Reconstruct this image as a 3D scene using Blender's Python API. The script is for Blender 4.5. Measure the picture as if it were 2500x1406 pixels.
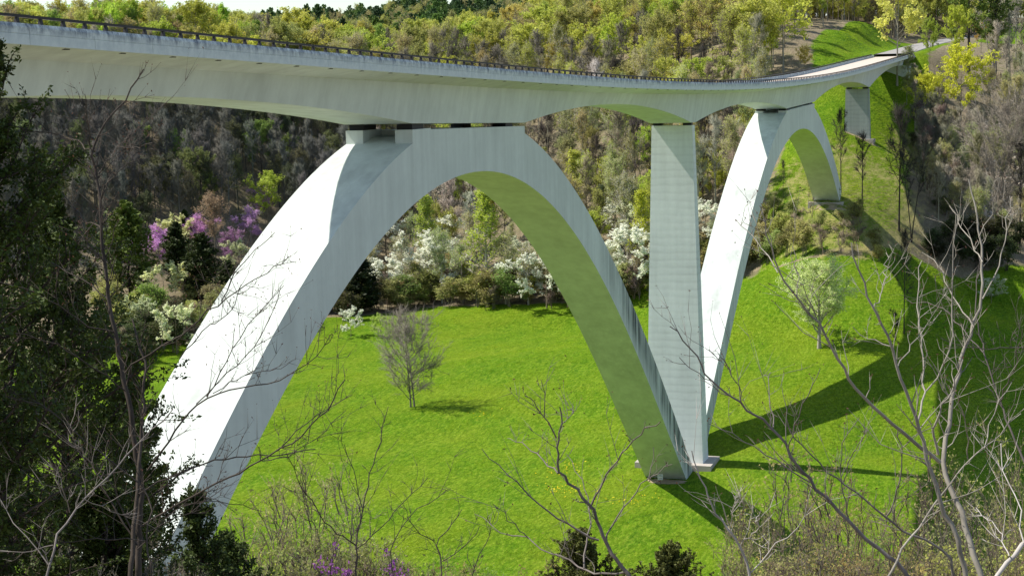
import bpy, bmesh, math, random
import numpy as np
from mathutils import Matrix, Vector

for _o in list(bpy.data.objects):
    bpy.data.objects.remove(_o, do_unlink=True)
SC = bpy.context.scene
COL = SC.collection

# ------------------------------------------------------------------ camera
CAM = np.array([-188.191, -44.038, 46.552])
YAW, PITCH, ROLL, FPX = 0.3384, -0.1285, -0.0263, 3905.5
_fw = np.array([math.cos(YAW) * math.cos(PITCH), math.sin(YAW) * math.cos(PITCH), math.sin(PITCH)])
_r = np.array([math.sin(YAW), -math.cos(YAW), 0.0])
_u = np.cross(_r, _fw)
RT = _r * math.cos(ROLL) + _u * math.sin(ROLL)
UP = _u * math.cos(ROLL) - _r * math.sin(ROLL)
cd = bpy.data.cameras.new('camera')
cam = bpy.data.objects.new('camera', cd)
COL.objects.link(cam)
cam.matrix_world = Matrix(((RT[0], UP[0], -_fw[0], CAM[0]), (RT[1], UP[1], -_fw[1], CAM[1]), (RT[2], UP[2], -_fw[2], CAM[2]), (0, 0, 0, 1)))
cd.sensor_width = 36.0
cd.lens = FPX / 2500 * 36.0
cd.clip_start = 0.5
cd.clip_end = 12000
SC.camera = cam

# ------------------------------------------------------------------ sky and sun
SUN = Vector((-0.13, 1.0, math.hypot(1, .13) / .74)).normalized()
ELEV = math.asin(SUN.z)
W = bpy.data.worlds.new('World')
SC.world = W
W.use_nodes = True
nt = W.node_tree
nt.nodes.clear()
out = nt.nodes.new('ShaderNodeOutputWorld')
bg = nt.nodes.new('ShaderNodeBackground')
sky = nt.nodes.new('ShaderNodeTexSky')
sky.sky_type = 'NISHITA'
sky.sun_disc = False
sky.sun_elevation = ELEV
sky.sun_rotation = math.atan2(SUN.x, SUN.y)
sky.air_density = 1.0
sky.dust_density = 0.2
sky.ozone_density = 1.0
# broken white cloud spread evenly over the whole sky
tc = nt.nodes.new('ShaderNodeTexCoord')
mp = nt.nodes.new('ShaderNodeMapping')
mp.inputs['Scale'].default_value = (1.0, 1.0, 3.0)
nz = nt.nodes.new('ShaderNodeTexNoise')
nz.inputs['Scale'].default_value = 3.2
nz.inputs['Detail'].default_value = 7
nz.inputs['Roughness'].default_value = .58
cr = nt.nodes.new('ShaderNodeValToRGB')
cr.color_ramp.elements[0].position = .50
cr.color_ramp.elements[1].position = .72
mx = nt.nodes.new('ShaderNodeMixRGB')
mx.inputs[2].default_value = (6.6, 7.0, 7.7, 1)
nt.links.new(tc.outputs['Generated'], mp.inputs[0])
nt.links.new(mp.outputs[0], nz.inputs['Vector'])
nt.links.new(nz.outputs['Fac'], cr.inputs[0])
nt.links.new(cr.outputs['Color'], mx.inputs[0])
nt.links.new(sky.outputs[0], mx.inputs[1])
nt.links.new(mx.outputs[0], bg.inputs['Color'])
bg.inputs['Strength'].default_value = 0.112
nt.links.new(bg.outputs[0], out.inputs[0])
sl = bpy.data.lights.new('sun', 'SUN')
sl.energy = 5.0
sl.angle = math.radians(.53)
sl.color = (1.0, .93, .82)
sun = bpy.data.objects.new('sun', sl)
sun.rotation_euler = SUN.to_track_quat('Z', 'Y').to_euler()
sun.location = (-60, 160, 260)
COL.objects.link(sun)
SC.view_settings.view_transform = 'Standard'
SC.view_settings.look = 'None'
SC.view_settings.exposure = 0.49
SC.view_settings.gamma = 1
SC.view_settings.use_curve_mapping = False
SC.cycles.max_bounces = 8
SC.cycles.diffuse_bounces = 4
SC.cycles.transparent_max_bounces = 8

# ------------------------------------------------------------------ helpers
def ray(x, y):
    """unit direction of a photograph pixel (2500 wide)"""
    d = _fw * FPX + RT * (x - 1250) - UP * (y - 703)
    return d / np.linalg.norm(d)
def at(x, y, dist):
    return CAM + ray(x, y) * dist
def pix(P):
    d = np.asarray(P, float) - CAM
    z = d @ _fw
    return 1250 + FPX * (d @ RT) / z, 703 - FPX * (d @ UP) / z, z
def tag(o, label=None, cat=None, group=None, kind=None):
    if label: o['label'] = label
    if cat: o['category'] = cat
    if group: o['group'] = group
    if kind: o['kind'] = kind
    return o
def empty(name, loc=(0, 0, 0), rz=0):
    o = bpy.data.objects.new(name, None)
    o.location = loc
    o.rotation_euler.z = rz
    o.empty_display_size = .5
    COL.objects.link(o)
    return o
def add(name, me, parent=None, loc=None):
    o = bpy.data.objects.new(name, me)
    COL.objects.link(o)
    if parent: o.parent = parent
    if loc is not None: o.location = loc
    return o
def mesh(name, v, f, mats=(), smooth=False, mi=None):
    me = bpy.data.meshes.new(name)
    v = np.asarray(v, np.float32)
    f = np.asarray(f) if not isinstance(f, list) else f
    me.from_pydata(v.tolist(), [], f if isinstance(f, list) else f.tolist())
    for m in mats: me.materials.append(m)
    if mi is not None: me.polygons.foreach_set('material_index', np.asarray(mi, np.int32))
    if smooth: me.polygons.foreach_set('use_smooth', np.ones(len(me.polygons), bool))
    me.update()
    return me
def qmesh(name, v, quads, tris=None, mats=(), smooth=False):
    """fast mesh of quads and triangles from arrays"""
    me = bpy.data.meshes.new(name)
    q = np.asarray(quads, np.int32).reshape(-1, 4)
    t = np.asarray(tris if tris is not None else [], np.int32).reshape(-1, 3)
    me.vertices.add(len(v))
    me.vertices.foreach_set('co', np.asarray(v, np.float32).ravel())
    idx = np.concatenate([q.ravel(), t.ravel()])
    me.loops.add(len(idx))
    me.loops.foreach_set('vertex_index', idx)
    st = np.concatenate([np.arange(len(q)) * 4, len(q) * 4 + np.arange(len(t)) * 3]).astype(np.int32)
    me.polygons.add(len(st))
    me.polygons.foreach_set('loop_start', st)
    me.polygons.foreach_set('loop_total', np.concatenate([np.full(len(q), 4), np.full(len(t), 3)]).astype(np.int32))
    for m in mats: me.materials.append(m)
    if smooth: me.polygons.foreach_set('use_smooth', np.ones(len(st), bool))
    me.update(calc_edges=True)
    me.validate()
    return me
def boxes(bl):
    """list of (x0,y0,z0,x1,y1,z1) -> verts, faces"""
    V, F = [], []
    for (a, b, c, d, e, f) in bl:
        n = len(V)
        V += [(a, b, c), (d, b, c), (d, e, c), (a, e, c), (a, b, f), (d, b, f), (d, e, f), (a, e, f)]
        F += [[n, n+3, n+2, n+1], [n+4, n+5, n+6, n+7], [n, n+1, n+5, n+4], [n+1, n+2, n+6, n+5], [n+2, n+3, n+7, n+6], [n+3, n, n+4, n+7]]
    return V, F

# ------------------------------------------------------------------ materials
class NT:
    def __init__(s, name):
        s.m = bpy.data.materials.new(name)
        s.m.use_nodes = True
        s.t = s.m.node_tree
        s.b = s.t.nodes['Principled BSDF']
        s.o = s.t.nodes['Material Output']
    def n(s, typ, **kw):
        nd = s.t.nodes.new('ShaderNode' + typ)
        for k, v in kw.items():
            if k in nd.inputs.keys(): nd.inputs[k].default_value = v
            else: setattr(nd, k, v)
        return nd
    def l(s, a, b): s.t.links.new(a, b)
    def coord(s, scale=(1, 1, 1), kind='Object'):
        c = s.n('TexCoord'); m = s.n('Mapping'); m.inputs['Scale'].default_value = scale
        s.l(c.outputs[kind], m.inputs[0]); return m.outputs[0]
    def noise(s, vec, scale, detail=4, rough=.55):
        x = s.n('TexNoise', Scale=scale, Detail=detail, Roughness=rough); s.l(vec, x.inputs['Vector']); return x.outputs['Fac']
    def ramp(s, fac, stops):
        r = s.n('ValToRGB'); e = r.color_ramp.elements
        while len(e) < len(stops): e.new(.5)
        for k, (p, c) in enumerate(stops):
            e[k].position = p; e[k].color = tuple(c) + (1,) if len(c) == 3 else c
        s.l(fac, r.inputs[0]); return r.outputs['Color']
    def mix(s, fac, a, b, mode='MIX'):
        x = s.n('MixRGB', blend_type=mode)
        for sock, v in ((x.inputs[0], fac), (x.inputs[1], a), (x.inputs[2], b)):
            if hasattr(v, 'is_linked'): s.l(v, sock)
            elif isinstance(v, (int, float)): sock.default_value = v
            else: sock.default_value = tuple(v) + (1,)
        return x.outputs[0]
    def bump(s, h, strength=.3, dist=.1):
        b = s.n('Bump', Strength=strength, Distance=dist); s.l(h, b.inputs['Height']); s.l(b.outputs[0], s.b.inputs['Normal'])
    def done(s, col=None, rough=.8, spec=.3):
        if col is not None:
            if hasattr(col, 'is_linked'): s.l(col, s.b.inputs['Base Color'])
            else: s.b.inputs['Base Color'].default_value = tuple(col) + (1,)
        s.b.inputs['Roughness'].default_value = rough
        s.b.inputs['Specular IOR Level'].default_value = spec
        return s.m
def g(v): return (v, v, v)

def concrete(name, base=(.685, .75, .715), streak=.075, stain=False, boards=False, patch=.13):
    k = NT(name)
    vs = k.coord((.8, .8, .05))
    n1 = k.noise(vs, 1.0, 6, .6)
    n2 = k.noise(k.coord((1, 1, 1)), .13, 5, .6)
    n3 = k.noise(k.coord((1, 1, 1)), 1.6, 4, .6)
    c = k.mix(k.ramp(n1, [(.38, g(0)), (.70, g(1))]), base, tuple(b * (1 - streak * 2.2) for b in base))
    c = k.mix(k.ramp(n2, [(.35, g(0)), (.7, g(1))]), c, k.mix(1.0, c, g(1 - patch), 'MULTIPLY'))
    c = k.mix(.25, c, k.mix(1.0, c, k.ramp(n3, [(.3, g(.82)), (.7, g(1.05))]), 'MULTIPLY'))
    if stain:   # black algae runs that hang from the upper edge (vertex attribute 'stain')
        a = k.n('Attribute', attribute_name='stain')
        s1 = k.noise(k.coord((2.6, 2.6, .06)), 1.0, 6, .7)
        s2 = k.noise(k.coord((.35, .35, .12)), 1.0, 3, .5)
        ms = k.mix(1.0, k.ramp(s1, [(.40, g(0)), (.54, g(1))]), k.ramp(s2, [(.30, g(0)), (.50, g(1))]), 'MULTIPLY')
        ms = k.mix(1.0, ms, a.outputs['Color'], 'MULTIPLY')
        c = k.mix(ms, c, (.07, .085, .09))
        sm = k.noise(k.coord((.16, .35, .16)), 1.0, 5, .62)
        ge = k.n('NewGeometry'); sx_ = k.n('SeparateXYZ'); k.l(ge.outputs['Normal'], sx_.inputs[0])
        c = k.mix(k.mix(1.0, k.ramp(sm, [(.50, g(0)), (.72, g(.8))]), k.ramp(sx_.outputs[2], [(.15, g(0)), (.3, g(1))]), 'MULTIPLY'), c, k.mix(1.0, c, (.64, .64, .65), 'MULTIPLY'))
    h = n3
    if boards:
        w = k.n('TexWave', wave_type='BANDS', bands_direction='Z', Scale=.36, Distortion=2.2, Detail=3)
        k.l(k.coord((1, 1, 1)), w.inputs['Vector'])
        wm = k.mix(1.0, k.ramp(w.outputs['Fac'], [(.1, g(.5)), (.35, g(0))]), k.ramp(n2, [(.35, g(.1)), (.65, g(1))]), 'MULTIPLY')
        c = k.mix(wm, c, k.mix(1.0, c, g(.80), 'MULTIPLY'))
        h = k.mix(.5, n3, w.outputs['Color'])
    k.bump(h, .10 if not boards else .25, .02)
    return k.done(c, .75, .25)

M_CONC = concrete('painted_concrete')
M_ARCH = concrete('painted_concrete_stained', stain=True)
M_PIER = concrete('board_formed_concrete', base=(.78, .83, .81), boards=True, streak=.06)
def parapet_mat():
    k = NT('parapet_concrete')
    z = k.n('Attribute', attribute_name='topwear')
    s1 = k.noise(k.coord((2.2, 2.2, .25)), 1.0, 5, .7)
    s2 = k.noise(k.coord((1, 1, 1)), 2.2, 5, .7)
    ms = k.mix(1.0, k.ramp(s1, [(.45, g(0)), (.62, g(.8))]), z.outputs['Color'], 'MULTIPLY')
    ms = k.mix(1.0, ms, k.mix(1.0, k.ramp(s2, [(.42, g(0)), (.6, g(.7))]), z.outputs['Color'], 'MULTIPLY'), 'ADD')
    c = k.mix(k.ramp(s2, [(.3, g(0)), (.7, g(1))]), (.69, .75, .73), (.55, .62, .62))
    c = k.mix(ms, c, (.17, .20, .24))
    k.bump(s2, .3, .02)
    return k.done(c, .8, .2)
M_PARA = parapet_mat()
M_PIER2 = concrete('weathered_pier_concrete', base=(.36, .40, .39), boards=True, streak=.12)
M_FOOT = concrete('raw_footing_concrete', base=(.46, .42, .38), streak=.05)
def plain(name, col, rough=.6, spec=.3, metal=0, var=.15, sc=3.0):
    k = NT(name)
    n = k.noise(k.coord((1, 1, 1)), sc, 4, .6)
    c = k.mix(n, tuple(x * (1 - var) for x in col), tuple(min(1, x * (1 + var)) for x in col))
    k.b.inputs['Metallic'].default_value = metal
    return k.done(c, rough, spec)
M_RAIL = plain('weathered_dark_rail', (.012, .010, .011), .55, .4)
M_BEAR = plain('dark_bearing_steel', (.015, .017, .02), .6)
M_ROAD = plain('worn_deck_surface', (.52, .46, .40), .9, .1, var=.08, sc=1.2)
M_ASPH = plain('pale_asphalt_road', (.30, .29, .28), .9, .1)
M_DIRT = plain('bare_dirt', (.36, .28, .20), .95, .05, var=.3, sc=1.5)
M_SIGN = plain('white_sign_sheet', (.75, .75, .75), .5)
M_INK = plain('sign_print', (.08, .08, .08), .6)
M_ROCK = plain('limestone_rock', (.48, .43, .37), .95, .1, var=.35, sc=.8)

def two_sided(k, col, trans, rough=.6):
    """leaf shading: diffuse plus light that passes through the leaf"""
    t = k.n('BsdfTranslucent'); m = k.n('MixShader'); m.inputs[0].default_value = trans
    k.l(col, k.b.inputs['Base Color']); k.l(col, t.inputs['Color'])
    k.b.inputs['Roughness'].default_value = rough
    k.b.inputs['Specular IOR Level'].default_value = .2
    k.l(k.b.outputs[0], m.inputs[1]); k.l(t.outputs[0], m.inputs[2]); k.l(m.outputs[0], k.o.inputs['Surface'])
def leafmat(name, trans=.45, var=.3, own=None):
    """leaf colour comes from each tree's own object colour, varied from clump to clump"""
    k = NT(name)
    if own is None:
        oi = k.n('ObjectInfo'); base = oi.outputs['Color']
    else:
        c = k.n('RGB'); c.outputs[0].default_value = tuple(own) + (1,); base = c.outputs[0]
    n = k.noise(k.coord((1, 1, 1)), .9, 3, .6)
    c = k.mix(1.0, base, k.ramp(n, [(.3, g(1 - var)), (.7, g(1 + var * .8))]), 'MULTIPLY')
    two_sided(k, c, trans)
    return k.m
M_LEAF = leafmat('spring_leaf')
M_NEEDLE = leafmat('cedar_scale_leaf', .18, .5)
M_PETAL = leafmat('blossom', .45, .12)
def bark(name, own=None, var=.35):
    k = NT(name)
    if own is None:
        oi = k.n('ObjectInfo'); base = oi.outputs['Color']
    else:
        c = k.n('RGB'); c.outputs[0].default_value = tuple(own) + (1,); base = c.outputs[0]
    n = k.noise(k.coord((6, 6, 1.5)), 1.0, 4, .65)
    c = k.mix(1.0, base, k.ramp(n, [(.3, g(1 - var)), (.7, g(1 + var))]), 'MULTIPLY')
    k.bump(n, .4, .02)
    return k.done(c, .9, .15)
M_BARK = bark('bark')
# ------------------------------------------------------------------ terrain
def polar(x, d, z):
    v = ray(x, 700); v = v[:2] / np.linalg.norm(v[:2])
    return (CAM[0] + v[0] * d, CAM[1] + v[1] * d, z)
CTRL = [
    # meadow floor
    (-60, -20, 0), (-100, 10, 1), (-40, -30, -1.5), (16, -31, -1.7), (-1.5, -28.6, -.1), (58, -27, 1.8), (0, -60, -3), (-51, 15, 0), (-35, 42, 0), (-60, 60, 1),
    (0, 20, .3), (23, 46, .3), (-10, 70, .5), (40, 80, .5), (62, 108, .8), (95, 90, .8), (114, 76, 1.5), (107, 56, 2), (60, 40, 1.5), (80, 20, 4.5),
    (-10, -1, .3), (7, -2, 1.2), (14, -6, 1.6), (23, -10.5, 2.4), (33, -14.5, 3.4), (41, -17, 4.0), (52, -20, 4.6), (55, -8, 5.2), (66, -20, 7.0),
    (112, 36, 4.5), (113, 14, 9), (90, 6, 11.5), (97, -11.5, 12.8), (94, -17, 11.0), (122, -22, 9.5), (122, -32, 8), (100, -30, 4), (70, -35, .5), (30, -45, -2.2),
    (115, -29, 4.5), (60, -60, -2), (140, -40, 8),
    # slope under the far arch and the deck
    (119, -2.4, 22.7), (119, 2.4, 23.3), (106, 0, 16), (112, -11.5, 17), (118, -7, 20.5), (135, -14, 21), (140, 0, 27.5), (150, -26, 16), (160, -32.5, 11),
    (165, -2.4, 32), (165, 2.4, 33.4), (177, -10, 27), (190, 0, 38.5), (206, -2, 38.5), (210, -5, 35.5), (215, 5, 44.5), (232, 3, 47.5), (228, -9, 42),
    (150, 16, 31), (165, 16, 36), (130, 18, 22), (119, 25, 15), (190, 20, 42), (205, 30, 46),
    # road cut and mound beyond the deck
    (250, 8, 51.5), (280, 8, 53), (330, 0, 54.3), (400, 10, 58), (240, 18, 54), (262, 15, 57), (290, 14, 59.6), (320, 13, 60.2), (250, 34, 58), (300, 40, 61), (230, 32, 54),
    # bank on the right
    (200, -30, 22), (200, -45, 20), (235, -30, 35), (255, -22, 44), (260, -60, 33), (220, -70, 14), (300, -34, 48), (350, -20, 53), (350, -60, 52), (430, -40, 57), (300, -100, 40),
    (170, -60, 9), (150, -110, 8),
    # wooded slope behind the meadow
    polar(1100, 345, 3), polar(1100, 370, 9), polar(1100, 400, 20), polar(1100, 440, 36), polar(1100, 490, 45), polar(1100, 560, 50),
    polar(1350, 340, 8), polar(1350, 370, 20), polar(1350, 410, 34), polar(1350, 450, 46), polar(1350, 500, 54),
    polar(1600, 335, 12), polar(1600, 365, 24), polar(1600, 400, 37), polar(1600, 440, 49), polar(1600, 490, 58),
    polar(1850, 345, 22), polar(1850, 375, 34), polar(1850, 410, 47), polar(1850, 450, 57), polar(1850, 520, 64),
    polar(1250, 640, 60), polar(1600, 640, 62), polar(1900, 640, 66), polar(2150, 640, 66),
    # left bluff
    polar(-150, 300, 3), polar(100, 300, 3), polar(350, 300, 2.5), polar(600, 320, 3), polar(850, 340, 2),
    polar(-150, 345, 14), polar(100, 350, 12), polar(350, 350, 10), polar(600, 360, 11), polar(850, 372, 10),
    polar(-150, 400, 52), polar(100, 405, 51), polar(350, 405, 49.5), polar(600, 415, 46.5), polar(850, 425, 42),
    polar(-150, 470, 55), polar(100, 470, 54.5), polar(350, 470, 53.5), polar(600, 475, 51), polar(850, 480, 47),
    polar(100, 640, 53), polar(600, 640, 53), polar(950, 640, 58),
    # hill the photograph is taken from
    (-188, -44, 44.7), polar(1250, 10, 42.2), polar(1250, 20, 38.9), polar(1250, 30, 35.4), polar(1250, 45, 29.3), polar(1250, 70, 18.5), polar(1250, 100, 5), polar(1250, 125, .5),
    polar(100, 10, 42.4), polar(100, 20, 38.9), polar(100, 30, 35.2), polar(100, 45, 29), polar(100, 70, 18), polar(100, 100, 6), polar(2450, 10, 42.4), polar(2450, 20, 39.0), polar(2450, 30, 35.4), polar(2450, 45, 29.3), polar(2450, 70, 18), polar(2450, 105, 4), polar(2450, 140, -1),
    (-205, -30, 47), (-200, -70, 46), (-144, 0, 9), (-150, 20, 9), (-165, 0, 30), (-190, 0, 40), (-225, 0, 47), (-200, 30, 36), (-120, 40, 1), (-100, -60, 5), (-240, -60, 52), (-240, 60, 48), (-160, -110, 36),
]
CP = np.array(CTRL, float)
def _tps(r2): return np.where(r2 > 0, r2 * np.log(np.maximum(r2, 1e-9)) * .5, 0.0)
_S = 100.0
_A = CP[:, :2] / _S
_K = _tps(((_A[:, None] - _A[None]) ** 2).sum(-1)) + np.eye(len(_A)) * .0015
_P = np.c_[np.ones(len(_A)), _A]
_M = np.block([[_K, _P], [_P.T, np.zeros((3, 3))]])
_WT = np.linalg.solve(_M, np.r_[CP[:, 2], 0, 0, 0])
def road_y(x): return np.where(x > 300, -((np.maximum(x, 300) - 300) / 100) ** 2 * 3.2, 0.0)
def road_z(x): return 50.9 + (np.asarray(x, float) - 236) * .038
def _lumps(x, y):
    return (np.sin(x * .071 + 1.3) * np.cos(y * .083) * .35 + np.sin(x * .19 + y * .11) * .16 + np.sin(x * .43 - y * .37 + 2) * .07 + np.cos(x * .27 + y * .61) * .05)
def height(x, y):
    x = np.asarray(x, float); y = np.asarray(y, float)
    sh = x.shape
    q = np.c_[x.ravel(), y.ravel()] / _S
    z = np.empty(len(q))
    for i in range(0, len(q), 20000):
        c = q[i:i + 20000]
        z[i:i + 20000] = _tps(((c[:, None] - _A[None]) ** 2).sum(-1)) @ _WT[:-3] + _WT[-3] + c @ _WT[-2:]
    x = x.ravel(); y = y.ravel()
    far = 58 + 9 * np.sin(x * .004 + .6) * np.cos(y * .0045) + 5 * np.sin(x * .011 - y * .009)
    d = np.hypot((x - 130), (y - 60))
    w = np.clip((d - 430) / 260, 0, 1); w = w * w * (3 - 2 * w)
    z = np.clip(z, -6, 80) * (1 - w) + far * w
    z = z + _lumps(x, y) * np.where(y < -8, .55, 1.0)
    wr = np.clip((15 - np.abs(y - road_y(x))) / 9, 0, 1) * np.clip((x - 237) / 8, 0, 1) * np.clip((640 - x) / 40, 0, 1)
    z = z * (1 - wr) + (road_z(x) - .15) * wr
    return z.reshape(sh)
def hz(x, y): return float(height(np.array([x]), np.array([y]))[0])
def gnd(px, py, d0=40, d1=900):
    """where the sight line of a photograph pixel meets the ground"""
    d = ray(px, py)
    t = np.linspace(d0, d1, 1400)
    P = CAM + d * t[:, None]
    h = height(P[:, 0], P[:, 1])
    k = np.nonzero(P[:, 2] < h)[0]
    if len(k) == 0: return None
    i = max(k[0], 1)
    a = (P[i - 1, 2] - h[i - 1]) / ((P[i - 1, 2] - h[i - 1]) - (P[i, 2] - h[i]) + 1e-9)
    q = P[i - 1] + (P[i] - P[i - 1]) * a
    return np.array([q[0], q[1], hz(q[0], q[1])])

# lawn outline in plan; outside it the ground is leaf litter
LAWN = np.array([(-150, 95), (-60, 120), (30, 128), (62, 112), (95, 94), (113, 78), (110, 58), (113, 38), (113, 16), (96, 6), (98, -9), (110, -14), (118, -24), (128, -33), (135, -46), (110, -75), (40, -90), (-60, -80), (-95, -50), (-80, -28), (-72, -14), (-78, 0), (-84, 15), (-110, 30), (-150, 45)], float)
LAWN2 = np.array([(100, 10), (122, 12), (150, 13), (185, 13), (215, 17), (240, 21), (272, 20), (300, 18), (345, 17), (345, -7), (255, -7), (235, -9), (210, -11), (190, -9), (165, -11), (140, -13), (118, -12), (104, -8), (98, 2)], float)
LAWN3 = np.array([(380, -12), (560, -20), (560, -90), (380, -60)], float)
def sdist(poly, x, y):
    """signed distance to a polygon, positive inside"""
    p = np.c_[x, y]; n = len(poly)
    best = np.full(len(p), 1e9); ins = np.zeros(len(p), bool)
    for i in range(n):
        a, b = poly[i], poly[(i + 1) % n]
        ab = b - a
        t = np.clip(((p - a) @ ab) / (ab @ ab), 0, 1)
        best = np.minimum(best, np.hypot(*(p - a - t[:, None] * ab).T))
        c = (a[1] > p[:, 1]) != (b[1] > p[:, 1])
        xi = a[0] + (p[:, 1] - a[1]) * ab[0] / (ab[1] if ab[1] else 1e-9)
        ins ^= c & (p[:, 0] < xi)
    return np.where(ins, best, -best)
def lawnness(x, y):
    x = np.atleast_1d(np.asarray(x, float)); y = np.atleast_1d(np.asarray(y, float))
    d = np.maximum(np.maximum(sdist(LAWN, x, y), sdist(LAWN2, x, y)), sdist(LAWN3, x, y))
    return np.clip(d / 3.0 + .5, 0, 1)

def axis(a, b, step, far):
    m = np.arange(a, b + .1, step)
    s, lo, hi, o1, o2 = step, a, b, [], []
    while hi < far or lo > -far:
        s *= 1.28
        lo -= s; hi += s
        o1.append(lo); o2.append(hi)
    return np.r_[o1[::-1], m, o2]
gx = axis(-210, 420, 2.5, 5000); gy = axis(-110, 330, 2.5, 5000)
GX, GY = np.meshgrid(gx, gy, indexing='ij')
GZ = height(GX, GY)
nx, ny = GX.shape
ii = (np.arange(nx - 1)[:, None] * ny + np.arange(ny - 1)[None]).ravel()
me = qmesh('ground', np.c_[GX.ravel(), GY.ravel(), GZ.ravel()], np.c_[ii, ii + ny, ii + ny + 1, ii + 1], smooth=True)
at_l = me.attributes.new('lawn', 'FLOAT', 'POINT')
LW = lawnness(GX.ravel(), GY.ravel())
at_l.data.foreach_set('value', LW.astype(np.float32))
at_d = me.attributes.new('dry', 'FLOAT', 'POINT')   # thin dry grass under the far arch
_xx, _yy = GX.ravel(), GY.ravel()
dry = .85 * np.clip(1.25 - np.hypot((_xx - 125) / 34, (_yy + 3) / 17), 0, 1) + .8 * np.clip(1.2 - np.hypot((_xx - 178) / 22, (_yy + 12) / 9), 0, 1)
at_d.data.foreach_set('value', np.clip(dry, 0, 1).astype(np.float32))

def ground_mat():
    k = NT('ground_cover')
    la = k.n('Attribute', attribute_name='lawn'); dr = k.n('Attribute', attribute_name='dry')
    o = k.coord((1, 1, 1))
    n_edge = k.noise(o, .35, 5, .6)
    n_big = k.noise(k.coord((1, 1.6, 1)), .055, 4, .6)
    n_mid = k.noise(k.coord((1, 2.2, 1)), .38, 5, .65)
    n_fin = k.noise(k.coord((1, 1, 1)), 2.6, 5, .7)
    n_str = k.noise(k.coord((.9, 2.6, 1)), 1.1, 5, .7)
    grass = k.mix(k.ramp(n_mid, [(.36, g(0)), (.64, g(1))]), (.066, .165, .004), (.13, .240, .008))
    grass = k.mix(k.ramp(n_big, [(.42, g(0)), (.66, g(.8))]), grass, (.165, .240, .012))
    grass = k.mix(k.ramp(n_str, [(.50, g(0)), (.70, g(.75))]), grass, (.25, .31, .035))
    grass = k.mix(1.0, grass, k.ramp(n_str, [(.26, g(.50)), (.52, g(1.0)), (.8, g(1.12))]), 'MULTIPLY')
    grass = k.mix(1.0, grass, k.ramp(n_fin, [(.3, g(.70)), (.6, g(1.06))]), 'MULTIPLY')
    drycol = k.mix(k.ramp(n_mid, [(.4, g(0)), (.62, g(1))]), (.17, .20, .04), (.32, .28, .12))
    lit = k.mix(k.ramp(n_mid, [(.3, g(0)), (.7, g(1))]), (.135, .112, .075), (.25, .21, .14))
    lit = k.mix(k.ramp(n_fin, [(.45, g(0)), (.7, g(.6))]), lit, (.33, .28, .19))
    lit = k.mix(k.ramp(n_edge, [(.5, g(0)), (.68, g(.55))]), lit, (.085, .105, .03))
    e1 = k.n('Math', operation='MULTIPLY_ADD'); k.l(n_edge, e1.inputs[0]); e1.inputs[1].default_value = .9; k.l(la.outputs['Fac'], e1.inputs[2])
    edge = k.ramp(e1.outputs[0], [(.78, g(0)), (1.0, g(1))])
    d1 = k.n('Math', operation='MULTIPLY_ADD'); k.l(n_mid, d1.inputs[0]); d1.inputs[1].default_value = 1.0; k.l(dr.outputs['Fac'], d1.inputs[2])
    df = k.ramp(d1.outputs[0], [(.80, g(0)), (1.15, g(.85))])
    c = k.mix(edge, lit, grass)
    c = k.mix(df, c, drycol)
    hh = k.mix(.5, n_fin, n_mid)
    k.bump(hh, .9, .5)
    return k.done(c, .95, .08)
me.materials.append(ground_mat())
ground = add('ground', me)
tag(ground, kind='structure')

# ------------------------------------------------------------------ bridge
HW = 2.44                      # half width of the arch ribs
ZT = lambda X: np.polyval([-0.146, 0.203, 1.7004, -1.1292, 45.69], np.asarray(X, float) / 100)
def ztop(X):                   # top of the parapet along the sag curve
    X = np.asarray(X, float)
    a, b = -130.0, 205.0
    s0 = (ZT(a + .5) - ZT(a - .5)); s1 = (ZT(b + .5) - ZT(b - .5))
    return np.where(X < a, ZT(a) + (X - a) * s0, np.where(X > b, ZT(b) + (X - b) * s1, ZT(np.clip(X, a, b))))
DW, PH = 5.0, .84
X0, X1 = -232.0, 236.0
def zdeck(X): return ztop(X) - PH * .62
bridge = empty('arch_bridge', (0, 0, 0))
tag(bridge, 'long white concrete bridge on two tall arches over the meadow', 'bridge')

def sweep(name, xs, prof, mats, parent, smooth=False, cap=True, attr=None):
    """sweep a (y,z) profile function along X"""
    R = [prof(x) for x in xs]
    n = len(R[0]); V = []; F = []
    for x, r in zip(xs, R): V += [(x, y, z) for (y, z) in r]
    for i in range(len(xs) - 1):
        for j in range(n):
            F.append([i*n + j, (i+1)*n + j, (i+1)*n + (j+1) % n, i*n + (j+1) % n])
    if cap:
        F.append(list(range(n))[::1]); F.append([(len(xs)-1)*n + j for j in range(n)][::-1])
    me = mesh(name, V, F, mats)
    bm = bmesh.new(); bm.from_mesh(me); bmesh.ops.recalc_face_normals(bm, faces=bm.faces); bm.to_mesh(me); bm.free()
    return add(name, me, parent)

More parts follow.
